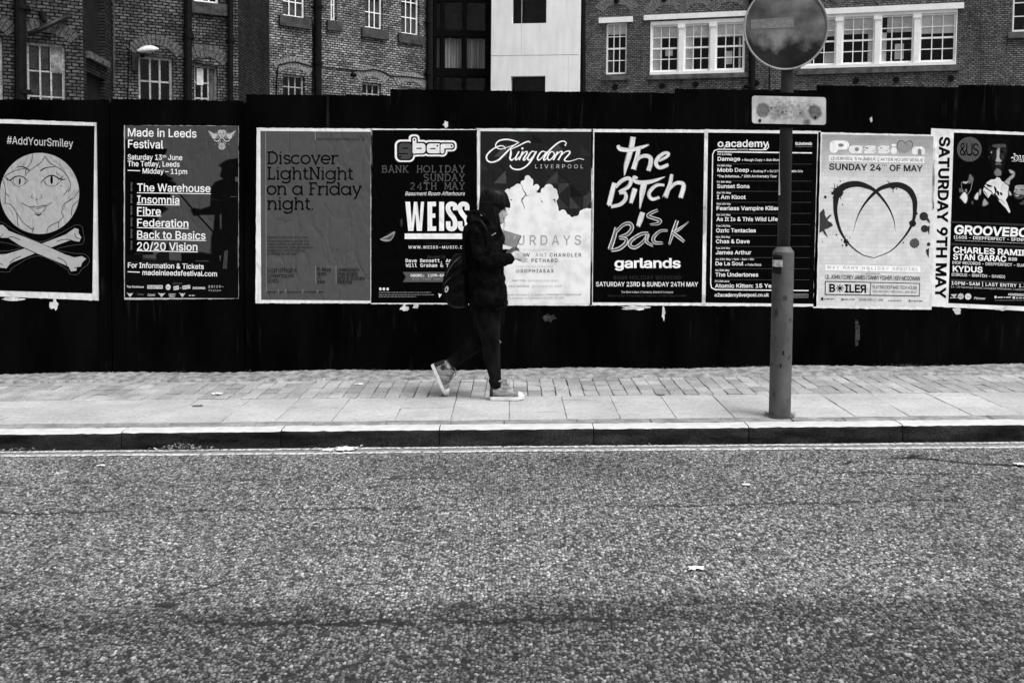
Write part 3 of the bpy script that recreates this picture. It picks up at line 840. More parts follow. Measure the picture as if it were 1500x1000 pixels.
# 4  black club poster, tall white condensed lettering
C4 = (540, 170, 586/170)
s = Sheet(C4, [(12,64),(548,67),(548,951),(12,949)], 'black poster with tall white condensed lettering over a white bar, behind the woman\'s back', 226)
s.poly([(17,71),(546,71),(546,943),(17,943)], 4, 'print_panel')
GL = (570, 190, 12.5); s.to(GL)
LET = [('g',[(175,245,415,540,70)]),('b',[(430,150,500,440,24),(430,250,665,435,60)]),('a',[(690,255,925,435,60),(850,255,925,435,12)]),('r',[(940,260,1010,440,50),(940,260,1180,345,40)])]
for grow, tone in ((72, 238), (32, 4)):
    for ch, rs in LET:
        for x0, y0, x1, y1, r_ in rs: s.rrect(x0-grow, y0-grow*.85, x1+grow*.8, y1+grow*.75, r_*.8+grow*.7, tone)
for ch, rs in LET:
    for x0, y0, x1, y1, r_ in rs: s.rrect(x0, y0, x1, y1, r_, 72 if ch == 'g' else 230)
for x0, y0, x1, y1 in ((245,330,345,352),(180,430,345,450),(500,333,595,354),(755,338,850,359)): s.rect(x0,y0,x1,y1,5,'logo')
for x, y in ((205,492),(462,188),(883,297),(1143,300)): s.oval(x,y,17,17,5,'logo',14)
s.to(C4)
slab(s, 'BANK HOLIDAY', 66, 486, 286, 36, 78, None, .13, 1.0); slab(s, 'SUNDAY', 280, 486, 329, 36, 78, None, .13, 1.0); slab(s, '24TH MAY', 212, 486, 372, 36, 78, None, .13, 1.0)
s.text('Bassment Room Afterhours', 184, 484, 401, 19, 225, bold=.012, shear=.25)
for P in ([(185,433),(209,433),(218,540),(229,433),(246,433),(257,540),(264,433),(280,433),(269,580),(243,580),(236,490),(226,580),(200,580)],
          [(297,433),(340,433),(340,456),(321,456),(321,492),(337,492),(337,514),(321,514),(321,557),(341,557),(341,580),(297,580)], [(356,433),(381,433),(381,580),(356,580)]): s.poly(P, 238, 'lettering')
for ox in (0, 60):
    s.strip([(437+ox,476),(436+ox,452),(418+ox,444),(403+ox,452),(402+ox,474),(414+ox,496),(430+ox,516),(437+ox,540),(434+ox,562),(419+ox,570),(404+ox,562),(402+ox,532)], 24, 238, 'lettering')
s.rect(182,593,520,621,240,'lettering')
s.text('(TOOLROOM)', 290, 412, 648, 12, 45, space=1.3); s.text('WWW.WEISS-MUSIC.COM', 200, 512, 669, 14, 232, bold=.03, space=1.25)
s.text('Resident Djs', 295, 386, 718, 15, 62, shear=.3)
s.text('Dave Bennett, Andy', 187, 447, 738, 17, 235, font=F_MONO, bold=.03); s.text('Will Graham & Tom', 187, 433, 762, 17, 235, font=F_MONO, bold=.03)
s.poly([(172,787),(520,786),(520,838),(172,838),(188,812)], 85, 'ribbon'); s.text('DOORS: 11PM-6AM / £5', 212, 455, 811, 13, 235, font=F_MONO, bold=.03); s.text('more ticket events + guests', 220, 460, 826, 9, 165, font=F_MONO)
s.poly([(56,622),(75,612),(96,602),(131,583),(128,604),(112,628),(92,633),(70,630)], 150, 'picture', 5); s.poly([(62,621),(95,612),(127,594),(112,622),(92,624)], 80, 'picture', 4)
s.poly([(158,525),(170,518),(172,545),(164,562)], 50, 'picture', 4); s.poly([(80,600),(110,585),(128,580),(100,598)], 35)
for x in (53, 71, 90): s.rrect(x, 866, x+12, 880, 4, 225)
for y, x1, sd_ in ((890,315,1),(902,330,2),(912,242,3)): s.dashes(52, x1, y, 4, 130, sd_)
s.poly([(352,893),(362,900),(370,896),(362,912),(356,918)], 235, 'logo')
s.done()

# 5  clouds
def cloud_ink():
    m, nt, b = nodes('cloud_print')
    v, raw = noise_ramp(nt, 7, lin(212), lin(240), .30, .55, detail=5)
    nt.links.new(v, b.inputs['Base Color']); setspec(b, .6, .1); return m
C5 = (690, 170, 655/190); rb0 = random.Random(4)
s = Sheet(C5, [(25,62),(617,67),(611,957),(20,955)], 'poster of billowing white clouds under white script lettering, behind the woman\'s hands', 226)
s.poly([(47,77),(608,80),(603,946),(42,946)], 34, 'print_panel')
KL = (700, 190, 1133/170); s.to(KL)
for P, t in (([(155,525),(275,395),(275,525)],70),([(655,525),(780,400),(780,525)],62),([(785,525),(905,525),(785,640)],60),([(900,655),(1002,770),(895,770)],58),([(1030,655),(1110,590),(1108,690),(1060,765),(1030,765)],62),([(155,265),(280,140),(280,265)],70),([(700,235),(780,140),(855,235)],66),
             ([(30,300),(100,395),(30,395)],46),([(530,30),(640,130),(530,130)],26),([(905,525),(1030,655),(905,655)],24),([(1000,150),(1110,260),(1000,260)],46),([(860,270),(980,395),(860,395)],28),([(30,525),(150,650),(30,650)],48),([(300,30),(400,120),(300,120)],42),([(400,400),(520,520),(400,520)],28),([(785,660),(890,770),(785,770)],54),([(640,270),(640,395),(530,395)],26)):
    s.poly(P, t, 'pattern')
s.poly([(15,1000),(60,700),(150,660),(240,625),(262,600),(275,582),(300,580),(312,600),(330,562),(370,540),(415,536),(440,502),(468,472),(485,455),(515,464),(522,490),(540,520),(537,550),(570,538),(596,552),(592,580),(576,602),(600,636),(625,590),(650,560),(690,540),(715,555),(740,580),(772,605),(787,650),(777,688),(766,692),(786,760),(790,795),(830,785),(865,808),(882,840),(930,857),(980,836),(1000,800),(1030,774),(1062,772),(1107,768),(1104,1010),(1094,1700),(10,1700)], 'cloud', 'cloud')
for P, wd, t in (([(425,540),(440,585),(468,632),(440,668),(428,695),(445,730),(456,775)],[10,6,12,14,8,8,5],60),([(436,668),(462,648),(500,642)],[8,16,4],150),([(545,560),(560,580),(590,640)],[3,7,3],150),([(730,690),(748,684),(752,700),(765,712)],[4,16,9,3],80),([(615,690),(632,710)],[5,12],95),([(318,680),(332,690)],[6,12],60),([(770,655),(782,672),(775,690)],[3,6,2],120),([(640,600),(620,640),(605,690)],3,190),([(470,640),(440,690),(450,740)],4,185)):
    s.strip(P, wd, t, 'cloud')
for x, y, q in ((485,475,30),(512,505,32),(392,570,42),(345,600,42),(290,603,26),(572,562,30),(692,572,42),(738,606,36),(652,600,36),(830,815,36),(1066,800,34),(1020,815,32),(768,660,20),(440,520,24),(600,640,24),(880,850,22),(950,870,26)): s.oval(x,y,q*rb0.uniform(.9,1.1),q,'cloud','cloud')
T = 245
for P, wd in (([(268,195),(258,168),(225,158),(168,178),(110,222),(84,265),(97,305),(140,318),(200,297),(258,243),(320,180),(372,142),(402,126)],[5,9,11,13,15,17,15,15,17,17,14,10,6]),
              ([(402,126),(350,108),(280,96),(215,106),(182,132),(174,163),(200,186),(240,188),(290,172),(352,150)],[8,12,14,14,12,11,10,8,7,5]),
              ([(512,130),(496,116),(460,126),(400,156),(350,180),(315,196)],[8,14,14,12,9,5]),([(322,185),(322,235),(314,280),(332,298),(368,268)],[8,20,18,14,6]),
              ([(402,212),(372,270),(374,296),(410,262)],[14,16,14,5]),([(440,212),(402,298)],16),([(415,272),(452,226),(476,213),(478,235),(446,284),(454,298),(490,262)],[5,9,13,16,16,13,5]),
              ([(560,222),(532,212),(502,244),(486,282),(502,298),(536,262),(566,214)],[8,11,15,15,12,9,8]),([(572,212),(522,300),(470,358),(410,388),(352,385),(320,362),(318,345)],[15,17,15,14,14,14,10]),
              ([(664,222),(630,212),(600,240),(582,280),(596,298),(630,268),(672,214)],[8,11,15,15,12,9,8]),([(862,158),(850,150),(864,134),(845,115),(805,118),(750,155),(686,218),(644,280),(652,298),(682,268)],[8,9,8,11,13,15,17,17,13,6]),
              ([(744,220),(712,218),(682,262),(690,296),(718,286),(746,246),(738,216)],[9,12,16,14,12,14,9]),([(780,214),(736,298)],16),([(750,270),(795,222),(818,214),(820,232),(784,298)],[5,9,13,15,16]),
              ([(800,268),(850,220),(890,210),(896,232),(856,278),(846,300),(880,310),(932,300),(985,283),(1036,293)],[5,9,13,15,15,13,9,7,6,8])):
    s.strip(P, wd, T, 'lettering', 8)
s.oval(435,184,11,11,T,'lettering',14)
s.text('LIVERPOOL', 560, 1028, 378, 38, 195, space=1.5)
s.to(C5)
s.text('SATURDAYS', 67, 555, 650, 48, 160, space=1.4); s.text('WITH RESIDENTS', 228, 392, 681, 10, 195, space=1.3)
s.text('W', 272, 297, 709, 17, 70, bold=.02); s.text('ANT', 325, 383, 710, 19, 160, space=1.3); s.text('CHANDLER', 398, 556, 710, 18, 62, bold=.012, space=1.3); s.text('E', 274, 287, 737, 18, 150); s.text('PETHARD', 306, 437, 738, 18, 62, bold=.012, space=1.25)
s.text('LIVE ON SAXOPHONE', 228, 415, 764, 10, 190, space=1.3); s.text('@', 226, 245, 788, 15, 160); s.text('SOPHIASAX', 250, 418, 790, 17, 62, bold=.012, space=1.25)
s.text('TWITTER', 206, 273, 835, 9, 90, space=1.25); s.text('@KINGDOM_BAR', 290, 440, 835, 10, 185, space=1.25); s.text('INSTAGRAM', 190, 292, 863, 9, 90, space=1.25); s.text('@KINGDOM_BAR', 308, 458, 863, 10, 185, space=1.25)
s.text('Seel Street L1 4BH /', 176, 375, 906, 10, 175); s.text('www.kingdom-liverpool.co.uk', 380, 555, 905, 10, 130); s.text('for bookings and guestlist call', 182, 385, 922, 10, 175); s.text('0151 255 1039', 390, 468, 922, 10, 120)
s.done({'cloud': cloud_ink()})

# 6  brushed lettering
C6 = (865, 170, 603/175)
s = Sheet(C6, [(4,66),(592,70),(580,957),(-6,955)], 'black poster with four lines of brushed white lettering', 226)
s.poly([(20,82),(575,85),(562,942),(11,940)], 4, 'print_panel')
BL = (880, 195, 750/135); s.to(BL)
rb = random.Random(5)
def brush(P, wd, glassy=False):
    n = 9
    for k in range(n):
        e = abs(k - (n-1)/2) / ((n-1)/2)
        t = (rb.uniform(60,150) if e < .65 else rb.uniform(190,240)) if glassy else (rb.uniform(205,238) if e < .8 else rb.uniform(150,225))
        m0 = rb.choice((0, 0, 1)) if len(P) > 3 else 0
        Q = [tuple(np.array(p) + rb.uniform(-1.2, 1.2)) for p in P]
        Q[-1] = tuple(np.array(Q[-1]) + (np.array(Q[-1]) - np.array(Q[-2])) * rb.uniform(-.10, .06))
        s.strip(Q, wd, t, 'lettering', 6, off=(k/n, (k+1.25)/n))
for P, wd in (([(264,32),(250,110),(222,210),(205,270),(193,345)],[44,44,42,34,8]),([(138,100),(160,128),(235,138),(320,120),(390,94)],[26,38,34,32,12]),([(312,115),(298,190),(266,302)],[32,36,42]),([(285,235),(322,195),(372,185),(406,205),(404,255),(388,308)],[22,28,34,36,38,38]),
              ([(472,226),(535,195),(552,168),(518,162),(468,200),(450,250),(482,282),(552,258)],[20,24,24,26,32,32,30,26]),
              ([(112,405),(92,490),(66,592)],[34,40,40]),([(118,442),(168,392),(222,368),(246,392),(222,440),(150,480)],[26,30,32,30,30,24]),([(150,488),(198,488),(203,535),(160,580),(82,600)],[24,28,32,32,26]),
              ([(280,452),(262,510),(244,572)],[42,44,30]),([(300,368),(272,358),(275,388),(320,402),(390,398),(455,382),(525,355)],[18,26,28,34,34,26,8]),([(356,400),(338,480),(318,615)],[50,46,10]),
              ([(518,424),(462,424),(414,455),(392,500),(420,538),(478,524)],[20,26,32,32,30,24]),([(578,335),(562,420),(524,524)],[28,34,42]),([(548,470),(602,412),(652,405),(676,432),(650,528)],[20,28,34,36,38]),
              ([(342,645),(325,700),(304,758)],[40,44,34])): brush(P, wd)
for P, wd in (([(466,628),(412,650),(384,674),(430,692),(482,712),(466,736),(398,746)],[22,26,26,26,30,26,14]),([(128,768),(106,850),(72,954)],[30,34,36]),([(128,800),(180,748),(232,735),(256,768),(222,820),(150,850)],[22,26,30,30,28,22]),([(152,852),(206,862),(200,900),(150,940),(84,956)],[22,26,30,30,24]),
              ([(388,815),(330,822),(252,870),(236,912),(280,930),(350,880),(384,822),(372,880),(425,918)],[20,26,28,28,26,24,24,26,16]),([(545,792),(482,800),(430,850),(440,890),(505,895)],[16,24,28,28,22]),([(622,712),(592,800),(558,905)],[28,28,14]),([(715,722),(645,778),(580,815)],[8,22,26]),([(588,812),(640,850),(680,884)],[22,28,20])): brush(P, wd, True)
s.to(C6)
s.text('garlands', 121, 455, 765, 46, 245, bold=.045, space=.97)
s.text('BANK HOLIDAY WEEKEND', 118, 455, 825, 20, 48, space=1.05); s.text('SATURDAY 23RD & SUNDAY 24TH MAY', 28, 543, 859, 22, 242, 860, .025)
s.text('The Bitch is Back // Garlands, Eberle St Liverpool', 155, 417, 893, 10, 190, bold=.02); s.text('Become a fan of Garlands on Facebook / Twitter @GarlandsBar', 88, 485, 911, 9, 55)
s.done()

# 7  gig listing
C7 = (1030, 170, 586/170)
s = Sheet(C7, [(6,68),(594,76),(572,962),(-8,958)], 'black gig listing poster with rows of white names between thin lines, behind the sign post', 226)
s.poly([(25,84),(578,90),(556,948),(12,942)], 5, 'print_panel')
s.text('o', 73, 103, 156, 34, 240, bold=.035); s.text('2', 103, 113, 163, 12, 240, bold=.03); s.text('academy', 112, 330, 156, 34, 240, bold=.035)
s.strip([(329,140),(330,158),(318,170),(290,171),(75,168),(56,176),(48,195),(38,845),(42,866),(60,876),(533,881)], 5, 238, 'rule', 0); s.strip([(72,181),(550,187)], 6, 238, 'rule', 0)
s.rect(168,163,232,176,5,'print_panel'); s.text('LIVERPOOL', 170, 230, 174, 8, 210, bold=.02)
s.text('ticketweb', 465, 550, 146, 14, 235, bold=.05); s.text('GET MORE OF WHAT YOU LOVE', 466, 550, 157, 5, 170)
rows = [('Fri 1st May','Damage',187,198,226),('Fri 8th May','Mobb Deep',231,255,282),('Fri 8th May','Sunset Sons',234,337,364),('Sat 9th May','I Am Kloot',215,392,419),('Wed 13th May','Fearless Vampire Killers',398,448,475),('Sat 16th May','As It Is & This Wild Life',376,503,530),
        ('Tues 19th May','Ozric Tentacles',266,559,587),('Mon 25th May','Chas & Dave',235,615,642),('Tues 26th May','James Arthur',243,671,698),('Sat 30th May • 9pm - 3am • 18+','De La Soul',203,727,754),('Sat 30th May','The Undertones',278,783,810),('Fri 12th June','Atomic Kitten: 15 Years',388,838,866)]
for i, (d_, t, x1, y0, y1) in enumerate(rows):
    x0 = 73 - (y1-226)*13/640
    s.text(d_, x0, x0 + (195 if i == 9 else 72), y0, 9, 235, bold=.03); s.text(t, x0, x1, y1, 19, 240, bold=.03)
    if i != 11: s.strip([(x0, y1+16+(30 if i == 1 else 0)),(549-(y1-226)*.02, y1+17+(30 if i == 1 else 0))], 1.6, 80, 'rule', 0)
s.text('+ Rough Copy + Sub Blue', 195, 384, 227, 11, 230, bold=.03); s.text('+ Rodney P + DJ 279 & The Fakin DJs', 240, 503, 284, 11, 230, bold=.03); s.text('“The Infamous...” 20th Anniversary Tour', 71, 372, 310, 12, 235, bold=.03); s.text('+ Pete Rock', 211, 295, 756, 11, 230, bold=.03)
s.text('o2academyliverpool.co.uk', 58, 332, 911, 17, 240, bold=.03)
for k in range(4): s.dashes(448, 532, 898+k*6, 3, 140, k)
s.done()

# 8  painted heart on pale brick
def brick_print():
    m, nt, b = nodes('pale_brick_print')
    tc = nt.nodes.new('ShaderNodeTexCoord'); sx = nt.nodes.new('ShaderNodeSeparateXYZ'); nt.links.new(tc.outputs['Object'], sx.inputs[0])
    cb = nt.nodes.new('ShaderNodeCombineXYZ'); nt.links.new(sx.outputs['X'], cb.inputs[0]); nt.links.new(sx.outputs['Z'], cb.inputs[1])
    br = nt.nodes.new('ShaderNodeTexBrick'); nt.links.new(cb.outputs[0], br.inputs['Vector'])
    br.inputs['Scale'].default_value = 1; br.inputs['Brick Width'].default_value = .085; br.inputs['Row Height'].default_value = .036; br.inputs['Mortar Size'].default_value = .0022; br.inputs['Mortar Smooth'].default_value = .6
    br.inputs['Color1'].default_value = G(.73); br.inputs['Color2'].default_value = G(.66); br.inputs['Mortar'].default_value = G(.57)
    v, _ = noise_ramp(nt, 9, .86, 1.04)
    # the printed picture itself fades to grey towards its head
    za, zb = at(1290, 185, YF).z, at(1290, 265, YF).z
    mr = nt.nodes.new('ShaderNodeMapRange'); mr.inputs['From Min'].default_value = zb; mr.inputs['From Max'].default_value = za; mr.inputs['To Min'].default_value = 1.0; mr.inputs['To Max'].default_value = .38
    nt.links.new(sx.outputs['Z'], mr.inputs['Value'])
    nt.links.new(math_node(nt, 'MULTIPLY', math_node(nt, 'MULTIPLY', br.outputs['Color'], v), mr.outputs[0]), b.inputs['Base Color']); setspec(b, .6, .1); return m
C8 = (1190, 170, 3.45)
s = Sheet(C8, [(30,82),(624,95),(602,978),(4,970)], 'pale brick-patterned poster with a big dark painted heart and ink splashes', 222)
s.poly([(50,93),(612,103),(590,962),(29,955)], 'brick', 'print_panel')
PL = (1200, 195, 1500/170); s.to(PL)
s.rrect(138,98,388,216,58,238); s.rrect(136,98,242,258,50,238); s.oval(280,157,36,22,125,'logo')
s.rrect(384,160,562,262,50,232); s.rect(510,170,560,262,232,'logo'); s.oval(487,210,28,26,130,'logo')
for ox in (0,178): s.strip([(728+ox,183),(640+ox,180),(598+ox,194),(632+ox,212),(695+ox,216),(718+ox,232),(682+ox,248),(582+ox,246)], [34,36,38,34,36,38,36,34], 230, 'logo')
s.rrect(925,186,1002,272,34,234); s.oval(966,158,33,20,236,'logo')
s.poly([(1095,265),(1040,225),(1012,180),(1018,125),(1050,100),(1100,118),(1150,98),(1192,110),(1206,160),(1180,215),(1140,250)], 150, 'logo', 5)
s.strip([(1055,262),(1012,195),(1014,130),(1050,100),(1100,116),(1150,180)], [2,7,9,10,8,2], 55, 'logo'); s.strip([(1105,140),(1150,100),(1192,110),(1205,160),(1180,232)], [3,7,10,8,2], 55, 'logo')
s.rrect(1200,175,1366,278,60,236); s.rect(1200,226,1272,250,236,'logo'); s.rrect(1200,215,1272,278,28,236); s.poly([(1272,280),(1274,215),(1298,202),(1322,215),(1324,280)], 128, 'logo'); s.rrect(1322,200,1366,280,20,236)
s.poly([(128,284),(1360,304),(1357,389),(127,363)], 238, 'panel'); s.text("LIVERPOOL'S NUMBER 1 AFTER HOURS VENUE", 150, 1342, 346, 38, 70, 370, .015)
s.text('SUNDAY 24', 128, 800, 473, 78, 48, 486, .05); s.text('TH', 806, 872, 432, 30, 55, 433); s.text('OF MAY', 910, 1340, 488, 76, 48, 496, .05)
PH = (1200, 255, 8); s.to(PH)
HD = 34
s.strip([(893,670),(872,530),(800,370),(665,205),(540,138),(430,116),(300,142),(215,222),(190,380),(204,520),(255,680),(352,822),(500,940),(640,982)], [2,10,22,34,58,70,78,84,50,40,30,18,11,7], HD, 'heart', 10)
s.strip([(400,680),(442,520),(525,360),(665,205),(790,142),(930,128),(1050,185),(1112,290),(1122,400),(1110,520),(1062,640),(962,780),(830,905),(640,984)], [2,10,22,40,52,66,72,62,52,38,28,18,11,7], HD, 'heart', 10)
rs_ = random.Random(8)
def splat(x, y, r_, t, spikes=9, part='splash', amp=.8):
    P = []
    n = spikes * 4
    for k in range(n):
        q = r_ * (rs_.uniform(.86, 1.02) if k % 4 else 1 + amp * rs_.random() ** 2)
        P.append((x + q*math.cos(2*math.pi*k/n), y + q*math.sin(2*math.pi*k/n)))
    s.poly(P, t, part)
splat(222,215,62,HD,11,'heart'); splat(865,140,36,HD,8,'heart',1.0); splat(1095,578,43,HD,9,'heart',.2); splat(312,790,28,HD,8,'heart',1.0); splat(1118,810,57,78,12,'splash',.2)
for a, b in (((185,175),(172,105)),((200,190),(140,155)),((180,225),(130,205)),((185,240),(150,290)),((830,110),(795,78)),((905,160),(912,190)),((250,280),(258,300)),((860,170),(870,215))): s.strip([a,b],[12,3],HD,'heart',0)
for x, y, r_ in ((72,270,16),(247,85,8),(272,357,8),(203,712,9),(262,772,8),(272,836,9),(320,832,16),(360,742,6),(1145,462,11),(868,212,6),(155,228,14),(40,790,5),(985,803,8),(310,728,5)): s.oval(x,y,r_,r_*1.1,HD,'splash',12)
s.oval(1226,495,50,50,50,'splash'); s.poly([(1250,530),(1275,510),(1297,552),(1297,580)],50,'splash'); s.oval(1236,640,44,42,50,'splash'); s.poly([(1262,628),(1296,596),(1290,715),(1270,662)],50,'splash'); s.oval(1283,822,20,22,50,'splash')
s.poly([(1250,886),(1288,868),(1285,980),(1262,944)],50,'splash')
s.poly([(8,455),(30,430),(52,405),(66,440),(66,478),(84,516),(118,482),(152,474),(96,535),(110,556),(140,566),(162,602),(104,636),(60,650),(80,690),(102,742),(60,700),(40,668),(4,690)],62,'splash')
s.to(C8)
s.poly([(65,750),(546,761),(545,790),(64,781)], 238, 'panel'); s.text('MAY BANK HOLIDAY SPECIAL', 77, 533, 771, 14, 125, 781, space=1.4); s.text('WITH ROOM DJS', 268, 341, 800, 7, 90, 801)
s.text('LIL JOHN / COREY JAMES / DANNY FISHER / KEV MCGOWAN', 65, 543, 822, 21, 45, 831, .012, space=.92)
s.poly([(64,833),(544,844),(542,911),(63,903)], 25, 'panel'); s.poly([(68,838),(540,848),(538,907),(67,899)], 208, 'panel'); s.strip([(294,840),(292,905)],4,25,'rule',0)
s.text('B', 85, 116, 888, 38, 12, bold=.06)
for k in range(4): a = math.pi*k/4; s.strip([(139-20*math.cos(a),870-20*math.sin(a)),(139+20*math.cos(a),870+20*math.sin(a))],5,12,'lettering',0)
s.text('ILEЯ', 163, 272, 890, 38, 12, 892, .06); s.text('PLAYING DEEP AND TECH HOUSE', 305, 529, 871, 16, 35, 876, .015, space=.92); s.text('JAKE ARMSTRONG / CARVIN KNOX / JAMES BAILEY', 305, 529, 890, 10, 55, 895)
s.text('DOORS OPEN 12-8AM', 236, 358, 932, 12, 55, 934, space=.95)
s.rrect(44,916,56,930,3,40); s.dashes(58,112,924,5,95,1); s.oval(152,926,6,6,110,'logo',12); s.dashes(160,216,926,5,105,2); s.strip([(382,930),(392,934)],3,60,'rule',0); s.dashes(396,454,932,5,105,3); s.poly([(486,928),(498,930),(492,940)],60,'logo'); s.dashes(500,556,934,5,105,4)
s.done({'brick': brick_print()})

# 9  portraits, white side strip
C9 = (1350, 170, 517/150)
s = Sheet(C9, [(49,62),(730,92),(705,992),(32,960)], 'black poster of portraits with a white side strip lettered sideways, at the right end', 228)
s.poly([(163,84),(715,104),(690,968),(135,944)], 4, 'print_panel')
s.text('SATURDAY 9TH MAY', 105, 922, 92, 50, 10, 70, .062, down=True)
RL = (1395, 190, 808/105); s.to(RL)
s.oval(192,222,139,139,82,'emblem',40); s.text('&US', 86, 298, 290, 138, 6, 296, .01, space=.85)
def soft(P, t):      # the photograph printed here fades at its edges
    for w_, k in ((22, .28), (11, .6)): s.strip(list(P) + [P[0]], w_, max(6, t*k), 'portrait', 3)
for P, t in (([(415,150),(520,140),(610,150),(625,230),(600,340),(570,450),(545,520),(490,520),(455,440),(425,330),(405,240)],16),([(540,205),(600,190),(608,240),(588,320),(560,360),(545,330)],42),([(430,240),(480,225),(500,250),(495,330),(470,350),(440,320)],26),([(380,120),(520,100),(640,120),(650,160),(520,150),(400,165)],9),([(450,175),(520,165),(596,168),(598,200),(560,210),(535,205),(515,215),(490,200),(462,192)],75),([(505,215),(530,212),(534,300),(556,340),(545,360),(520,368),(490,352),(500,320)],165),([(556,262),(585,270),(580,330),(556,335),(540,300)],45),([(485,385),(520,372),(552,392),(545,402),(500,402)],100),([(490,410),(550,408),(556,440),(520,432),(480,440)],30),([(478,470),(505,440),(545,462),(548,510),(520,520),(490,516),(476,490)],115),([(420,225),(455,232),(470,246),(440,250)],40),([(405,300),(420,310),(412,325)],40)):
    soft(P, t); s.poly(P, t, 'portrait', 4)
s.oval(440,257,9,10,150,'portrait',10); s.strip([(470,205),(500,212),(520,228)],[4,12,5],8,'portrait'); s.strip([(545,215),(570,205),(596,212)],[4,12,5],8,'portrait'); s.oval(560,245,22,12,12,'portrait')
s.poly([(345,692),(360,640),(390,592),(440,562),(480,562),(500,535),(535,545),(560,585),(590,592),(620,560),(650,545),(640,620),(632,680),(628,745),(602,792),(628,850),(655,925),(640,940),(600,880),(560,842),(520,800),(470,740),(440,720),(404,772),(370,730)], 218, 'portrait')
for P, wd, t in (([(360,640),(400,672),(440,700),(462,735)],[14,12,12,4],8),([(350,690),(380,720),(400,760)],[10,8,4],20),([(375,610),(410,632),(452,640)],[8,26,10],12),([(455,585),(490,600)],3,120),([(470,640),(486,670),(490,720)],[10,26,12],12),([(500,690),(515,710),(520,745)],[12,30,12],10),([(540,705),(552,725),(560,740)],[10,30,12],10),([(620,600),(640,630),(650,660)],[6,22,6],10),([(530,780),(560,800),(590,840)],5,120),([(580,600),(560,640),(556,690)],4,150),([(470,720),(500,760),(530,800)],[20,26,8],20)): s.strip(P, wd, t, 'portrait')
for P, t in (([(345,860),(345,820),(365,780),(380,800),(405,830),(380,850)],150),([(590,590),(640,540),(690,500),(660,490),(640,455),(665,460),(700,480),(695,530),(650,570),(640,620)],165),([(635,690),(655,710),(665,735),(648,735)],190),([(180,590),(188,540),(200,505),(235,545),(228,585),(205,600),(185,605)],105),([(118,588),(160,590),(185,575),(160,604),(130,602)],200),([(88,764),(135,705),(168,762),(150,828),(120,800)],222),([(250,772),(262,740),(292,708),(285,780),(262,784)],222),([(305,690),(318,668),(320,708),(308,740)],180),([(145,680),(158,672),(160,706)],160),([(80,670),(90,665),(88,710)],130),([(98,690),(120,680),(115,702)],130),([(218,812),(230,808),(228,844)],90)): soft(P, t); s.poly(P, t, 'portrait', 3)
s.strip([(105,592),(104,640),(112,690)],5,150,'portrait'); s.strip([(226,590),(205,680),(164,745)],5,170,'portrait')
s.poly([(705,645),(720,628),(800,624),(835,640),(838,700),(815,760),(770,775),(735,776),(700,762),(690,712),(700,680)], 150, 'portrait', 3)
s.poly([(690,700),(712,712),(735,735),(770,728),(800,735),(815,760),(765,785),(720,778),(696,752)], 62, 'portrait', 3); s.strip([(708,672),(735,680)],8,30,'portrait'); s.strip([(765,676),(805,680)],9,30,'portrait'); s.strip([(708,735),(728,748),(752,742)],[4,10,4],205,'portrait'); s.strip([(722,690),(712,716),(732,722)],4,90,'portrait'); s.poly([(750,835),(810,790),(850,800),(850,850),(770,845)], 60, 'portrait')
for off, t in ((0,238),(0,8)):
    s.text('burn', 672, 905, 352, 78 if t > 99 else 74, t, 360, .075 if t > 99 else .02, shear=.22)
s.strip([(664,320),(690,310)],12,238,'logo')
s.to(C9)
for y in (535, 646, 828): s.strip([(148,y),(700,y+22)], 10, 48, 'rule', 0)
s.text('GROOVEBOX', 163, 585, 594, 42, 240, 612, .06, shear=.12); s.text('(1605 - DEEPPERFECT - SPINNIN)', 163, 560, 618, 15, 232, 634, .025); s.dashes(170, 690, 628, 4, 150, 5, 650)
s.text('CHARLES RAMIREZ', 160, 590, 688, 28, 240, 708, .05); s.text('STAN GARAC', 159, 427, 723, 28, 240, 735, .05); s.text('B2B', 439, 482, 728, 14, 235, 730, .04); s.text('(HOF RECORDS - DEEPPERFECT - SUARA)', 155, 552, 746, 14, 232, 762, .02)
s.text('KYDUS', 157, 308, 784, 28, 240, 790, .05); s.text('(CIRCUS - SNATCH - SAVED)', 152, 421, 806, 14, 232, 818, .02); s.text('10PM-5AM | LAST ENTRY 1.30', 151, 545, 850, 16, 235, 866, .03, space=1.1); s.text('14-18 Hardman Street, Liverpool Chinatown, Liverpool L1 9', 148, 560, 866, 10, 190, 882)
s.poly([(146,900),(180,898),(165,916)],190,'logo'); s.dashes(144,182,917,5,190,1); s.oval(198,910,15,15,190,'logo'); s.text('k2',190,206,915,10,15); s.oval(235,911,16,16,215,'logo'); s.text('54',227,244,916,10,15); s.text('Pioneer',265,322,924,11,210,926,.03,shear=.15)
s.text('ADMISSION £10', 436, 560, 905, 11, 232, 910, .03); s.rrect(368,908,379,919,2,225); s.dashes(384,452,915,6,200,2); s.rrect(460,911,471,922,2,225); s.dashes(476,560,918,6,200,3); s.dashes(370,560,930,3,120,4)
s.done()

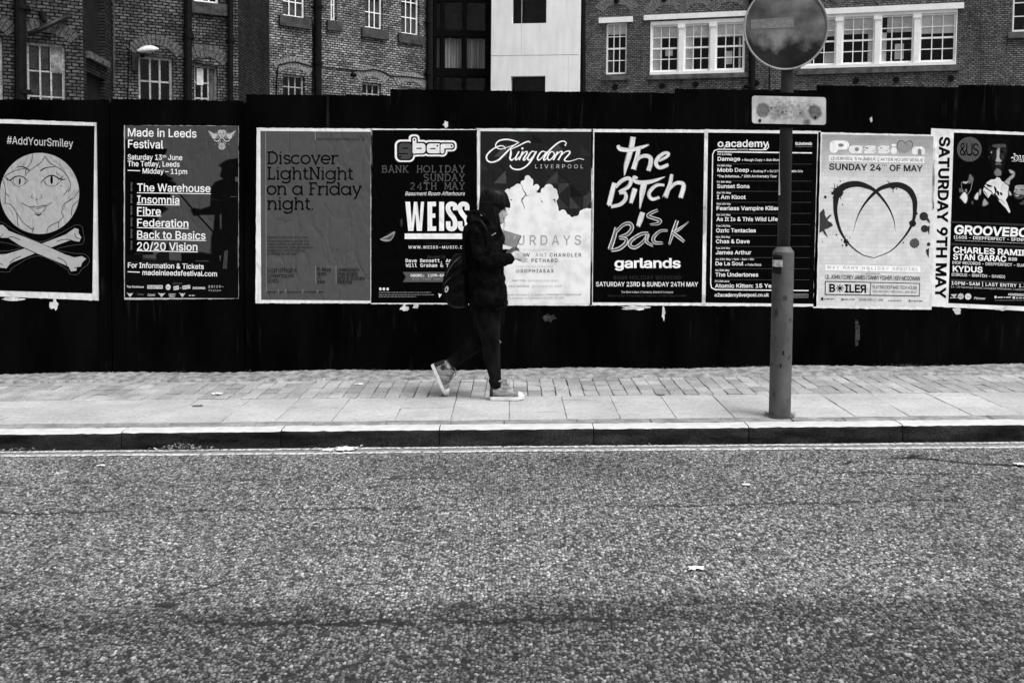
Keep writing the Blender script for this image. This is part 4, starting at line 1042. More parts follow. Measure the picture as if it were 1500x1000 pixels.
# torn remains of older bills
mscrap = mk('old_bill_paper', .62, var=.25, scale=18, bmp=.4)
SCR = [((653,183),5,6,'white torn scrap of paper stuck above the condensed white lettering'),((1276,175),2,5,'small white paper scrap stuck above the painted heart poster'),((592,451),7,5,'torn white paper flap hanging under the condensed lettering poster'),((609,449),6,4,'pale curled paper strip under the woman\'s backpack poster'),
       ((931,451),26,4,'long torn white paper strip under the brushed lettering poster'),((972,458),3,14,'thin dangling paper shred under the brushed lettering poster'),((1402,455),8,6,'white paper remnant under the poster of portraits'),((1471,452),15,4,'long pale paper remnant under the poster of portraits, near the right edge'),
       ((80,446),8,9,'pale curled paper shred below the crossed bones poster'),((20,438),26,3,'thin white torn strip along the foot of the crossed bones poster'),((1256,487),4,26,'faded drip of white paint on the board right of the post'),((805,466),10,7,'ghost of a peeled bill low on the boards right of the woman'),((145,191),4,10,'pale paper fleck between the first two posters'),((154,375),2,6,'short white chip low between the first two posters')]
r = random.Random(3)
for (px, py), a, b, lab in SCR:
    m = MB(); n = 14
    P = []
    for k in range(n):
        q = r.uniform(.5, 1.1); P.append(at(px + a*q*math.cos(2*math.pi*k/n), py + b*q*math.sin(2*math.pi*k/n), YF - .0012))
    N = len(P); m.v = [(p.x, p.y - r.uniform(0, .004), p.z) for p in P] + [(p.x, YF-.0002, p.z) for p in P]
    m.f = [tuple(range(N)), tuple(range(N, 2*N))[::-1]] + [(i, N+i, N+(i+1) % N, (i+1) % N) for i in range(N)]
    drip = 'drip' in lab or 'ghost' in lab
    tag(m.build('paint_mark' if drip else 'paper_scrap', mk('faded_mark', .03, var=.9, scale=50) if drip else mscrap), lab, 'paint mark' if drip else 'paper scrap', 'torn bill scraps on the hoarding')
# ------------------------------------------------------------------ road sign on its post
YP = 6.93
pb = gnd(1142, 610)
# the post stands where its base touches the pavement
px_, py_ = pb.x, pb.y
post = empty('road_sign', (px_, py_, gz(px_)), 'weathered round sign above a stained oblong plate on a grey stepped steel post', 'road sign')
def zat(py): return at(1145, py, py_).z
mpole, nt, b = nodes('galvanised_paint')
v, raw = noise_ramp(nt, 9, .058, .105, stretch=(1, 1, .4)); dk, _ = noise_ramp(nt, 14, .35, 1, .30, .42, detail=8); gr, r3 = noise_ramp(nt, 120, .85, 1.15)
nt.links.new(math_node(nt, 'MULTIPLY', math_node(nt, 'MULTIPLY', v, dk), gr), b.inputs['Base Color']); setspec(b, .6, .2); bump(nt, b, r3, .1, .002)
mpole2 = mk('grey_post_paint', .036, rough=.55, spec=.15, var=.25, scale=8, stretch=(1, 1, .3))
def turned(prof, n=36):
    m = MB(); m.rings([[(px_ + r_*math.cos(2*math.pi*k/n), py_ + r_*math.sin(2*math.pi*k/n), z) for k in range(n)] for z, r_ in prof]); return m
zs = zat(361)
turned([(gz(px_)-.05, .0735), (gz(px_)+.004, .0735), (zs-.04, .0715), (zs-.036, .0715), (zs-.002, .046), (zs, .0445)]).build('base_sleeve', mpole, post, smooth=False)
for p in bpy.data.objects['base_sleeve'].data.polygons: p.use_smooth = abs(p.normal.z) < .3
top = turned([(zs-.01, .0425), (zat(-20), .0415), (zat(-24), .03)]); o = top.build('pole', mpole2, post)
for p in o.data.polygons: p.use_smooth = abs(p.normal.z) < .3
# the disc
c = at(1151, 40.5, py_-.07); n = 72
def disc(r0, y0, y1, rb=.004):
    m = MB()
    m.rings([[(c.x + q*math.cos(2*math.pi*k/n), y, c.z + q*math.sin(2*math.pi*k/n)) for k in range(n)] for y, q in ((y1, r0-rb), (y1-rb*.2, r0), (y0+rb*.2, r0), (y0, r0-rb))]); return m
md, nt, b = nodes('weathered_sign_face')
v, _ = noise_ramp(nt, 3.4, .05, .20, .36, .64, detail=4, rough=.45)
sm, _ = noise_ramp(nt, 9, .75, 1.2, .35, .7, stretch=(1, 1, 1.6)); sc_, _ = noise_ramp(nt, 60, 1, 1.5, .62, .8, stretch=(1, 1, .2))
tc = nt.nodes.new('ShaderNodeTexCoord'); sx = nt.nodes.new('ShaderNodeSeparateXYZ'); nt.links.new(tc.outputs['Object'], sx.inputs[0])
ad = math_node(nt, 'ADD', sx.outputs['Z'], _sw := noise_ramp(nt, 6, -.10, .10, .3, .7)[0])
mr = nt.nodes.new('ShaderNodeMapRange'); mr.inputs['From Min'].default_value = -.13; mr.inputs['From Max'].default_value = -.02; mr.inputs['To Min'].default_value = .12; mr.inputs['To Max'].default_value = 1
nt.links.new(ad, mr.inputs['Value'])      # chalked paint on the upper part, scoured off below
nt.links.new(math_node(nt, 'MULTIPLY', math_node(nt, 'MULTIPLY', math_node(nt, 'MULTIPLY', v, sm), sc_), mr.outputs[0]), b.inputs['Base Color']); setspec(b, .6, .06)
R0 = .281
def shift(o, q):
    for vtx in o.data.vertices: vtx.co -= q
    o.location = o.location + q
f = disc(R0-.011, c.y-.0035, c.y-.001, .001).build('sign_face', md, post); 
for vtx in f.data.vertices: vtx.co -= c
f.matrix_parent_inverse = Matrix.Identity(4); f.parent = post; f.location = c - post.location
disc(R0-.002, c.y, c.y+.004, .001).build('back_plate', mk('sign_back', .10, metal=.3, rough=.5), post)
m = MB()
m.rings([[(c.x + q*math.cos(2*math.pi*k/n), y, c.z + q*math.sin(2*math.pi*k/n)) for k in range(n)] for y, q in ((c.y+.008, R0), (c.y-.010, R0+.002), (c.y-.012, R0-.002), (c.y-.010, R0-.010), (c.y-.002, R0-.0115), (c.y+.008, R0-.0115), (c.y+.008, R0))], cap=False)
m.build('rim', mk('sign_rim', .26, rough=.4, var=.2, spec=.3), post, smooth=False)
q = [at(1100, 29.5, c.y-.005), at(1163, 24.5, c.y-.005), at(1163, 40.5, c.y-.005), at(1100, 43, c.y-.005)]
MB().hexa([q[3], q[2], q[1], q[0]], (0, .0012, 0)).build('bar', mk('faded_bar', .15, var=.3, scale=7), post)
# fixing clips behind disc and plate
for z in (c.z-.15, c.z+.02, zat(148), zat(176)):
    m = MB(); m.box((px_-.052, py_-.062, z-.012), (px_+.052, py_+.05, z+.012)); m.build('clip', mk('clip_steel', .12, metal=.4, rough=.5), post)
# oblong plate
def rpoly(x0, y0, x1, y1, r_, Y, skew=0):
    P = []
    for cx, cy, a in ((x1-r_, y0+r_, -90), (x1-r_, y1-r_, 0), (x0+r_, y1-r_, 90), (x0+r_, y0+r_, 180)):
        for k in range(7):
            t = R(a + 15*k); X = cx + r_*math.cos(t); P.append(at(X, cy + r_*math.sin(t) + (X-1155)*skew, Y))
    return P
def plate(x0, y0, x1, y1, r_, Y, th, skew):
    m = MB(); P = rpoly(x0, y0, x1, y1, r_, Y, skew); N = len(P)
    m.v = [tuple(p) for p in P] + [(p.x, p.y+th, p.z) for p in P]
    m.f = [tuple(range(N)), tuple(range(N, 2*N))[::-1]] + [(i, N+i, N+(i+1) % N, (i+1) % N) for i in range(N)]
    return m
YPL = py_-.064
plate(1097, 136, 1216.5, 187, 6, YPL, .012, .022).build('plate_back', mk('plate_black', .002, rough=.7, spec=.015), post)
mpl, nt, b = nodes('faded_plate')
v, _ = noise_ramp(nt, 5, .46, .60, .35, .6); st, _ = noise_ramp(nt, 9, .75, 1, .34, .56, stretch=(2.0, 1, .35), detail=5)
val = math_node(nt, 'MULTIPLY', v, st)
tc = nt.nodes.new('ShaderNodeTexCoord'); sx = nt.nodes.new('ShaderNodeSeparateXYZ'); nt.links.new(tc.outputs['Object'], sx.inputs[0])
wob, _ = noise_ramp(nt, 24, -.10, .10, .3, .7); grn, _ = noise_ramp(nt, 45, .8, 1.25, .3, .7)
def blot(x, y, rx, ry, keep, soft):     # old sticker ghosts and rust runs on the plate
    global val
    p = at(x, y, YPL); sc = 1/210
    dx = math_node(nt, 'DIVIDE', math_node(nt, 'SUBTRACT', sx.outputs['X'], p.x), rx*sc); dz = math_node(nt, 'DIVIDE', math_node(nt, 'SUBTRACT', sx.outputs['Z'], p.z), ry*sc)
    d = math_node(nt, 'ADD', math_node(nt, 'SQRT', math_node(nt, 'ADD', math_node(nt, 'MULTIPLY', dx, dx), math_node(nt, 'MULTIPLY', dz, dz))), wob)
    mr = nt.nodes.new('ShaderNodeMapRange'); mr.inputs['From Min'].default_value = 1-soft; mr.inputs['From Max'].default_value = 1+soft*.4; mr.inputs['To Min'].default_value = keep; mr.inputs['To Max'].default_value = 1
    nt.links.new(d, mr.inputs['Value'])
    val = math_node(nt, 'MULTIPLY', val, math_node(nt, 'MINIMUM', math_node(nt, 'MULTIPLY', mr.outputs[0], math_node(nt, 'MAXIMUM', grn, mr.outputs[0])), 1.0))
for q in ((1117.5,162,10,11.5,.30,.22),(1193.5,165,10,11.5,.26,.22),(1146,162,13,22,.55,.9),(1134,163,8,18,.7,.9),(1175,166,14,17,.55,.9),(1181,180,6,7,.3,.5),(1155,162,46,13,.72,.8)): blot(*q)
nt.links.new(val, b.inputs['Base Color']); setspec(b, .35, .3)
pl = plate(1101.5, 141.5, 1210, 182, 4, YPL-.003, .0025, .022).build('plate', mpl, post)
def blot(x, y, rx, ry, mat, name='stain', seed=1, d=.0035, parent=None):
    r = random.Random(seed); P = []
    for k in range(26):
        q = r.uniform(.88, 1.08); P.append(at(x + rx*q*math.cos(2*math.pi*k/26), y + ry*q*math.sin(2*math.pi*k/26), YPL-d))
    return MB().poly(P).build(name, mat, parent or pl)
mblk = mk('black_speck', .008, var=.3)
for i, (x, y, q) in enumerate(((1113,177,2.2),(1146.5,164.5,1.2),(1151.5,163,1.0),(1130,158,1.1),(1172,166,1.1),(1194.5,172.5,1.9))): blot(x, y, q, q*1.25, mblk, 'screw', i+10, d=.0045)
# stickers on the sleeve
def on_sleeve(x0, y0, x1, y1, rad, mat, name, seed):
    m = MB(); r = random.Random(seed); n = 8
    for j in range(2):
        for i in range(n+1):
            x = x0 + (x1-x0)*i/n; y = (y0 if j == 0 else y1) + r.uniform(-.6, .6)
            p = at(x, y, py_-rad); dx = max(-rad*.999, min(rad*.999, p.x - px_)); m.v.append((px_+dx, py_ - math.sqrt(rad*rad-dx*dx), p.z))
    m.f = [(i, i+1, n+2+i, n+1+i) for i in range(n)]
    return m.build(name, mat, bpy.data.objects['base_sleeve'] if rad > .06 else o)
on_sleeve(1132.5, 374, 1146, 381, .0732, mblk, 'sticker', 1); on_sleeve(1131.5, 391, 1145, 401, .0732, mblk, 'sticker', 2); on_sleeve(1134, 381, 1147, 391, .0730, mk('white_sticker', .5, var=.4, scale=30), 'sticker', 3)
on_sleeve(1141.6, 217, 1144.2, 286, .0432, mk('white_tape', .75, var=.1), 'tape', 5)
on_sleeve(1146, 514, 1149, 520, .0733, mblk, 'sticker', 6); on_sleeve(1142.5, 533, 1145, 539, .0733, mblk, 'sticker', 7); on_sleeve(1147, 433, 1153, 440, .0732, mk('scuff', .04, var=.4), 'sticker', 8)
# grass tufts round the foot of the post and along the hoarding
mgrass = mk('dry_grass', .13, var=.5, scale=40)
m = MB(); r = random.Random(2)
def blade(x, y, z, h, dx, dy, wd):
    m.poly([(x-wd, y, z), (x+wd, y, z), (x+dx*.5+wd*.6, y+dy*.5, z+h*.7), (x+dx, y+dy, z+h), (x+dx*.5-wd*.6, y+dy*.5, z+h*.7)])
for k in range(150):
    a = r.uniform(0, 2*math.pi); q = .072 + abs(r.gauss(0, .014)); x, y = px_ + q*math.cos(a), py_ + q*math.sin(a)
    h = r.uniform(.012, .045); blade(x, y, gz(x)-.002, h, r.gauss(.0, .02) + .02*math.cos(a), .02*math.sin(a), .0015)
tag(m.build('grass_tuft', mgrass, norm=False), 'dry grass tufts growing round the foot of the road sign post', 'grass', kind='stuff')
m = MB()
for k in range(420):
    x = r.uniform(-5, 5) if r.random() < .5 else r.choice((-3.9, -1.2, .55, 2.2, 3.4)) + r.gauss(0, .09)
    y = YF - .01 - abs(r.gauss(0, .012)); blade(x, y, gz(x)+.03, r.uniform(.008, .032), r.gauss(0, .016), -abs(r.gauss(0, .012)), .0014)
tag(m.build('weeds', mgrass, norm=False), 'sparse dry weeds growing along the foot of the hoarding', 'weeds', kind='stuff')
# ------------------------------------------------------------------ buildings behind the hoarding
def brick_mat(name, tone, var, mortar, row=.075, seed=0, dirt=.5, spread=.5):
    m, nt, b = nodes(name)
    tc = nt.nodes.new('ShaderNodeTexCoord'); sx = nt.nodes.new('ShaderNodeSeparateXYZ'); nt.links.new(tc.outputs['Object'], sx.inputs[0])
    wob, _ = noise_ramp(nt, 5, -.02, .02)
    cb = nt.nodes.new('ShaderNodeCombineXYZ'); nt.links.new(math_node(nt, 'ADD', sx.outputs['X'], wob), cb.inputs[0]); nt.links.new(math_node(nt, 'ADD', sx.outputs['Z'], math_node(nt, 'MULTIPLY', wob, .35)), cb.inputs[1])
    br = nt.nodes.new('ShaderNodeTexBrick'); nt.links.new(cb.outputs[0], br.inputs['Vector'])
    br.inputs['Scale'].default_value = 1; br.inputs['Brick Width'].default_value = row*2.3; br.inputs['Row Height'].default_value = row
    br.inputs['Mortar Size'].default_value = row*.20; br.inputs['Mortar Smooth'].default_value = .35; br.inputs['Bias'].default_value = 0
    br.inputs['Color1'].default_value = G(tone*(1+spread)); br.inputs['Color2'].default_value = G(tone*(1-spread)); br.inputs['Mortar'].default_value = G(mortar)
    v, raw = noise_ramp(nt, .55, 1-dirt, 1+dirt*.7, .3, .7, detail=8)
    v2, r2 = noise_ramp(nt, 13, .5, 1.5, .34, .66, detail=6)
    v3, _ = noise_ramp(nt, 3.2, .55, 1, .32, .45, stretch=(1.5, 1, .3))
    nt.links.new(math_node(nt, 'MULTIPLY', math_node(nt, 'MULTIPLY', math_node(nt, 'MULTIPLY', br.outputs['Color'], v), v2), v3), b.inputs['Base Color'])
    setspec(b, .85, .1)
    inv = math_node(nt, 'SUBTRACT', 1.0, br.outputs['Fac'])
    bump(nt, b, math_node(nt, 'ADD', inv, math_node(nt, 'MULTIPLY', r2, .5)), .8, .012)
    return m
def glass_mat():
    m, nt, b = nodes('window_glass')
    nt.nodes.remove(b)
    out = [n for n in nt.nodes if n.type == 'OUTPUT_MATERIAL'][0]
    t = nt.nodes.new('ShaderNodeBsdfTransparent'); g = nt.nodes.new('ShaderNodeBsdfGlossy'); g.inputs['Roughness'].default_value = .08; g.inputs['Color'].default_value = G(.7)
    t.inputs['Color'].default_value = G(.85)
    fr = nt.nodes.new('ShaderNodeFresnel'); fr.inputs[0].default_value = 1.35
    mx = nt.nodes.new('ShaderNodeMixShader'); nt.links.new(math_node(nt, 'MULTIPLY', fr.outputs[0], .7), mx.inputs[0]); nt.links.new(t.outputs[0], mx.inputs[1]); nt.links.new(g.outputs[0], mx.inputs[2]); nt.links.new(mx.outputs[0], out.inputs['Surface'])
    return m
mglass = glass_mat()
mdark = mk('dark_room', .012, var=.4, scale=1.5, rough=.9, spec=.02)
mwhite = mk('white_paint', .92, var=.06, scale=4, rough=.5)
mflake = mk('flaking_paint', .36, var=.5, scale=22, rough=.7)
mstone = mk('sooty_stone', .045, var=.5, scale=5, bmp=.3)
mstone2 = mk('grey_sandstone', .10, var=.4, scale=4, bmp=.3)
mpipe = mk('cast_iron', .006, rough=.6, spec=.08, var=.3)
mblind = mk('roller_blind', .85, var=.1, scale=2)

class Face:
    """one upright wall plane: u along it, z up; built in its own coordinates so that the courses run true"""
    def __init__(s, px, depth, ang):
        s.o = Vector(((px-750)/FPX*depth, depth, 0)); s.a = R(ang)
        s.d = Vector((math.cos(s.a), math.sin(s.a), 0)); s.n = Vector((-math.sin(s.a), math.cos(s.a), 0))
        s.M = Matrix.Translation(s.o) @ Matrix.Rotation(s.a, 4, 'Z')
    def uz(s, px, py, off=0):
        d = ray(px, py); p = CAM + d * ((s.o + s.n*off - CAM).dot(s.n) / d.dot(s.n)); q = p - s.o
        return q.dot(s.d), p.z
    def box(s, x0, y0, x1, y1, off=0):
        P = [s.uz(x, y, off) for x, y in ((x0,y0),(x1,y0),(x1,y1),(x0,y1))]
        return (P[0][0]+P[3][0])/2, (P[1][0]+P[2][0])/2, (P[2][1]+P[3][1])/2, (P[0][1]+P[1][1])/2    # u0,u1,z0,z1
    def world(s, u, z, off=0): return s.o + s.d*u + s.n*off + Vector((0, 0, z))
    def build(s, m, name, mat, parent, smooth=False): return m.build(name, mat, parent, M=s.M, smooth=smooth)
    def wall(s, u0, u1, z0, z1, holes, mat, parent, deep=.22, name='wall'):
        us = sorted({u0, u1, *[h[0] for h in holes], *[h[1] for h in holes]}); zs_ = sorted({z0, z1, *[h[2] for h in holes], *[h[3] for h in holes]})
        us = [u for u in us if u0 <= u <= u1]; zs_ = [z for z in zs_ if z0 <= z <= z1]
        m = MB()
        for a, b in zip(us[:-1], us[1:]):
            for c, d in zip(zs_[:-1], zs_[1:]):
                cu, cz = (a+b)/2, (c+d)/2
                if any(h[0] < cu < h[1] and h[2] < cz < h[3] for h in holes): continue
                m.poly([(a,0,c),(b,0,c),(b,0,d),(a,0,d)])
        for a, b, c, d in holes:
            a, b, c, d = max(a,u0), min(b,u1), max(c,z0), min(d,z1)
            m.poly([(a,0,c),(a,0,d),(a,deep,d),(a,deep,c)]); m.poly([(b,0,c),(b,deep,c),(b,deep,d),(b,0,d)]); m.poly([(a,0,d),(b,0,d),(b,deep,d),(a,deep,d)]); m.poly([(a,0,c),(a,deep,c),(b,deep,c),(b,0,c)])
        t = .45      # the wall has thickness: top, ends and back
        m.poly([(u0,0,z1),(u1,0,z1),(u1,t,z1),(u0,t,z1)]); m.poly([(u0,0,z0),(u0,0,z1),(u0,t,z1),(u0,t,z0)]); m.poly([(u1,0,z0),(u1,t,z0),(u1,t,z1),(u1,0,z1)])
        o = m.build(name, mat, parent, M=s.M, norm=False)
        return o
    def window(s, h, nx, ny, parent, fmat, fw=.06, bw=.028, sill=None, room=True, blinds=(), meeting=None, rec=.12, back=.5, skip=(), sill_mat=None, boards=()):
        a, b, c, d = h; m = MB()
        m.box((a,rec,c),(a+fw,rec+.07,d)); m.box((b-fw,rec,c),(b,rec+.07,d)); m.box((a+fw,rec,d-fw),(b-fw,rec+.07,d)); m.box((a+fw,rec,c),(b-fw,rec+.07,c+fw*1.2))
        ia, ib, ic, id_ = a+fw, b-fw, c+fw*1.2, d-fw
        for i in range(1, nx):
            x = ia + (ib-ia)*i/nx; m.box((x-bw/2,rec+.012,ic),(x+bw/2,rec+.045,id_))
        for j in range(1, ny):
            z = ic + (id_-ic)*j/ny; hw = bw/2 * (2.0 if meeting == j else 1)
            y0 = rec+.003 if meeting == j else rec+.016
            for i in range(nx):
                x0 = ia + (ib-ia)*i/nx + (bw/2 if i else 0); x1 = ia + (ib-ia)*(i+1)/nx - (bw/2 if i < nx-1 else 0)
                m.box((x0,y0,z-hw),(x1,rec+.041,z+hw))
        w_ = s.build(m, 'window', fmat, parent)
        p = MB(); p.poly([(ia,rec+.03,ic),(ib,rec+.03,ic),(ib,rec+.03,id_),(ia,rec+.03,id_)]); s.build(p, 'pane', mglass, w_)
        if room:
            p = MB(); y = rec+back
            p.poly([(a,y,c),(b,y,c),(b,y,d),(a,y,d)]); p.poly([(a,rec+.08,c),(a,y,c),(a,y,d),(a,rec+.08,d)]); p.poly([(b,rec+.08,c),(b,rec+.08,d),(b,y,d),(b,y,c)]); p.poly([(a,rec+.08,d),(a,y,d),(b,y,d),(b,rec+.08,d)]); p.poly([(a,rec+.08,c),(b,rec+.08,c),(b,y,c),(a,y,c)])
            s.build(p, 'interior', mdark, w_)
        for (i0, i1, j0, j1, mat) in blinds:
            x0, x1 = ia + (ib-ia)*i0, ia + (ib-ia)*i1; z0, z1 = ic + (id_-ic)*j0, ic + (id_-ic)*j1
            p = MB(); p.box((x0,rec+.075+.02*i0,z0),(x1,rec+.085+.02*i0,z1)); s.build(p, 'blind', mat, w_)
        for (i0, i1, j0, j1, mat) in boards:
            x0, x1 = ia + (ib-ia)*i0, ia + (ib-ia)*i1; z0, z1 = ic + (id_-ic)*j0, ic + (id_-ic)*j1
            p = MB(); p.box((x0,rec+.0,z0),(x1,rec+.010,z1)); s.build(p, 'panel', mat, w_)
        if sill is not None:
            p = MB(); p.box((a-sill[0],-sill[1],c-sill[2]),(b+sill[0],rec+.02,c-.002)); s.build(p, 'sill', sill_mat or mstone, w_)
        return w_
    def arch(s, h, rise, thick, mat, parent, rings=2, over=.08, n=None):
        """segmental brick arch: voussoirs fanned over the opening"""
        a, b, _, d = h; a -= over; b += over; half = (b-a)/2; cx = (a+b)/2
        rad = (half*half + rise*rise)/(2*rise); cz = d + rise - rad + .02; A = math.asin(half/rad); m = MB()
        n = n or max(7, int(2*A*rad/.085))
        for q in range(rings):
            r0 = rad + q*thick/rings + .004; r1 = rad + (q+1)*thick/rings - .006
            for k in range(n):
                t0 = -A + 2*A*(k+.08)/n; t1 = -A + 2*A*(k+.92)/n
                P = [(cx+r0*math.sin(t0), cz+r0*math.cos(t0)), (cx+r0*math.sin(t1), cz+r0*math.cos(t1)), (cx+r1*math.sin(t1), cz+r1*math.cos(t1)), (cx+r1*math.sin(t0), cz+r1*math.cos(t0))]
                f_ = [(x, -.014, z) for x, z in P]; bk = [(x, .0, z) for x, z in P]
                m.mesh(f_+bk, [(0,1,2,3),(0,4,5,1),(1,5,6,2),(2,6,7,3),(3,7,4,0)])
        return s.build(m, 'arch', mat, parent)
    def pipe(s, px, y0, y1, rad, parent, mat=None, name='downpipe', px1=None, off=-.1):
        u0, za = s.uz(px, y0, off); u1, zb = s.uz(px if px1 is None else px1, y1, off)
        m = MB(); N = 9
        m.tube([(u0+(u1-u0)*k/N, off, za+(zb-za)*k/N) for k in range(N+1)], rad, 10)
        L = abs(za-zb)
        if rad > .05:
            z = min(za, zb)
            while z < max(za, zb):
                m.tube([(u0, off, z), (u0, off, z+.09)], rad*1.22, 10); m.box((u0-rad*1.6, off+rad*.6, z+.02), (u0+rad*1.6, -.001, z+.06)); z += 1.8
        return s.build(m, name, mat or mpipe, parent, smooth=False)

ZT = 11.5
bA = brick_mat('sooty_dim_brick', .072, .6, .004, dirt=.75)  # soot and this block's weaker skylight are both in the tone
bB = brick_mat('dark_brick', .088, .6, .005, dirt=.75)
bC = brick_mat('weathered_brick', .225, .55, .010, dirt=.65)  # paler tone carries the fuller skylight on this block
bS = brick_mat('shaded_brick', .026, .5, .003, dirt=.6)  # return walls: their shade is put into the brick colour
bF = brick_mat('brown_brick', .15, .4, .03, dirt=.35, spread=.35)
varA, varB, varC, varF = (mk(n_, t_, var=.5, scale=20) for n_, t_ in (('voussoir_sooty', .07), ('voussoir_dark', .09), ('voussoir_weathered', .19), ('voussoir_brown', .17)))
# ---- stepped brick warehouse on the left
WH = empty('warehouse', (-8.0, 28.0, 0), 'old sooty brick warehouse with flaking sash windows and black downpipes, behind the hoarding\'s left half', 'warehouse')
A = Face(65, 22, 35)
uL, _ = A.uz(-300, 100); uR, _ = A.uz(122, 100)
hA = [A.box(40,63,97,183), A.box(-46,52,5,180), (A.uz(40,0)[0], A.uz(97,0)[0], 7.0, 8.8)]
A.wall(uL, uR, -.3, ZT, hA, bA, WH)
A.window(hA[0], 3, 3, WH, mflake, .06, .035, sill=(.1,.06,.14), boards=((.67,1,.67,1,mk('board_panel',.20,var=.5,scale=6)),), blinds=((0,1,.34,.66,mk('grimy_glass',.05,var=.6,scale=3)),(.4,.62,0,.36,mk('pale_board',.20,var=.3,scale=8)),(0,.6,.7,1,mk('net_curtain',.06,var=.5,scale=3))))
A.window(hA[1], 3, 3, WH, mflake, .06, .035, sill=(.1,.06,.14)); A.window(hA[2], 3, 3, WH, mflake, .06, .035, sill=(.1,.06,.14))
A.arch(hA[0], .2, .30, varA, WH); A.arch(hA[1], .2, .30, varA, WH)
A.pipe(30, -160, 260, .12, WH); 
m = MB(); u0, z0 = A.uz(41, 51, -.1); u1, z1 = A.uz(101, 23, -.1); m.tube([(u0,-.12,z0),(u0+(u1-u0)*.5,-.14,z0+(z1-z0)*.48),(u1,-.10,z1)], .055, 10); A.build(m, 'broken_pipe', mk('dull_pipe', .014, var=.8, scale=12, rough=.4), WH, True)
m = MB(); u0, z0 = A.uz(66, 32, -.08); u1, z1 = A.uz(60, 17, -.08); m.tube([(u0,-.08,z0),(u1,-.06,z1)], .06, 8); A.build(m, 'pipe_stub', mpipe, WH)
B = Face(250, 26, 32)
uLb, _ = B.uz(165, 100); uRb, _ = B.uz(349, 100)
hB = [B.box(203,83,254,188), B.box(285,96,319,170), B.box(284,-52,321,4.5), (B.uz(203,0)[0], B.uz(254,0)[0], 8.6, 10.3)]
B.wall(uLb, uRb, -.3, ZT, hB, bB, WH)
mbr = mk('broken_glass', .006, var=.5)
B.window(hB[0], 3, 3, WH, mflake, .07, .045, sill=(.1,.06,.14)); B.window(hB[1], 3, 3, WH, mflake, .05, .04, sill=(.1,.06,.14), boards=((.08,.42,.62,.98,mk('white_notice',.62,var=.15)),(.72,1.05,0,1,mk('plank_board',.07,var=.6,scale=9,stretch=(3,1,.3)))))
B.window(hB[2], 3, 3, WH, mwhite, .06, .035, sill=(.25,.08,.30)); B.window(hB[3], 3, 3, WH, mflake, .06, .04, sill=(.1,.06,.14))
B.arch(hB[0], .27, .26, varB, WH); B.arch(hB[1], .2, .32, varB, WH, over=.14)
B.pipe(275.5, -160, 260, .10, WH); B.pipe(337.5, -160, 260, .075, WH)
B.pipe(190, 60, 150, .014, WH, name='cable', off=-.03, px1=187)
m = MB(); u0, z0 = B.uz(281, 90, -.05); u1, z1 = B.uz(320, 100, -.05); m.tube([(u0,-.05,z0),(u1,-.05,z1)], .02, 6); B.build(m, 'conduit', mpipe, WH)
m = MB(); m.box((B.uz(192,0)[0], -.06, B.uz(192,104)[1]), (B.uz(201,0)[0], -.001, B.uz(192,80)[1])); B.build(m, 'switch_box', mk('box_paint',.02,var=.3), WH)
# bulkhead lamp over the window, unlit
lamp = empty('wall_lamp', B.world(*B.uz(216, 78)), 'white boat-shaped wall lamp over an arched window of the warehouse', 'wall lamp')
m = MB(); u0, z0 = B.uz(200.5, 77, -.25); u1, z1 = B.uz(232, 74, -.25); rg = []
for k in range(13):
    t = k/12; q = math.sin(math.pi*min(max(t, .04), .96))**.55; rg.append([(u0+(u1-u0)*t, -.25+.16*q*math.cos(a_), z0+(z1-z0)*t+.02+(.13 if math.sin(a_) > 0 else .05)*q*math.sin(a_)) for a_ in [2*math.pi*i/12 for i in range(12)]])
m.rings(rg); B.build(m, 'lamp_shade', mk('lamp_plastic', .62, var=.15, rough=.4), lamp, True)
m = MB(); uc = (u0*2+u1)/3; m.box((uc-.04,-.14,z0-.09),(uc+.04,-.002,z0-.01)); B.build(m, 'bracket', mpipe, lamp)
# returns between the blocks
def between(P, Q, mat, parent, name='wall'):
    d = Q - P; f = Face(750, 1, 0); f.o = Vector((P.x, P.y, 0)); f.a = math.atan2(d.y, d.x); f.d = Vector((math.cos(f.a), math.sin(f.a), 0)); f.n = Vector((-math.sin(f.a), math.cos(f.a), 0)); f.M = Matrix.Translation(f.o) @ Matrix.Rotation(f.a, 4, 'Z'); f.L = math.hypot(d.x, d.y)
    return f
C = Face(500, 33, 43)
uLc, _ = C.uz(395, 100); uRc, _ = C.uz(633, 100)
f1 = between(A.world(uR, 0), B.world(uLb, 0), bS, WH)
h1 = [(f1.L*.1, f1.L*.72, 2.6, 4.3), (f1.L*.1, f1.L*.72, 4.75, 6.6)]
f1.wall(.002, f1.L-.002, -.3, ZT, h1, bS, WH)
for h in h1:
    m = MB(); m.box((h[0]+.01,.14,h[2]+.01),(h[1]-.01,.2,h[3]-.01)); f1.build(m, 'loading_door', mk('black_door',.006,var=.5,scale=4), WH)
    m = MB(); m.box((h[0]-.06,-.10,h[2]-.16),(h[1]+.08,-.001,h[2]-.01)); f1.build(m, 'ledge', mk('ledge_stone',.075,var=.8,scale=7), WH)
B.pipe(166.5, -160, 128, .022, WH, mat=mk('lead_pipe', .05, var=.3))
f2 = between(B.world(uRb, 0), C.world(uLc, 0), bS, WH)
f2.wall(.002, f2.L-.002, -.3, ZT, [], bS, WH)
hC = [C.box(414.5,-60,447.5,25.5), C.box(484,-60,493,31), C.box(534.5,-50,561,42.5), C.box(588,-45,614.5,51), C.box(414.5,110,446.5,175), C.box(530.5,122,558.5,180), C.box(587,129,617,185)]
C.wall(uLc, uRc, -.3, ZT+.6, hC, bC, WH)
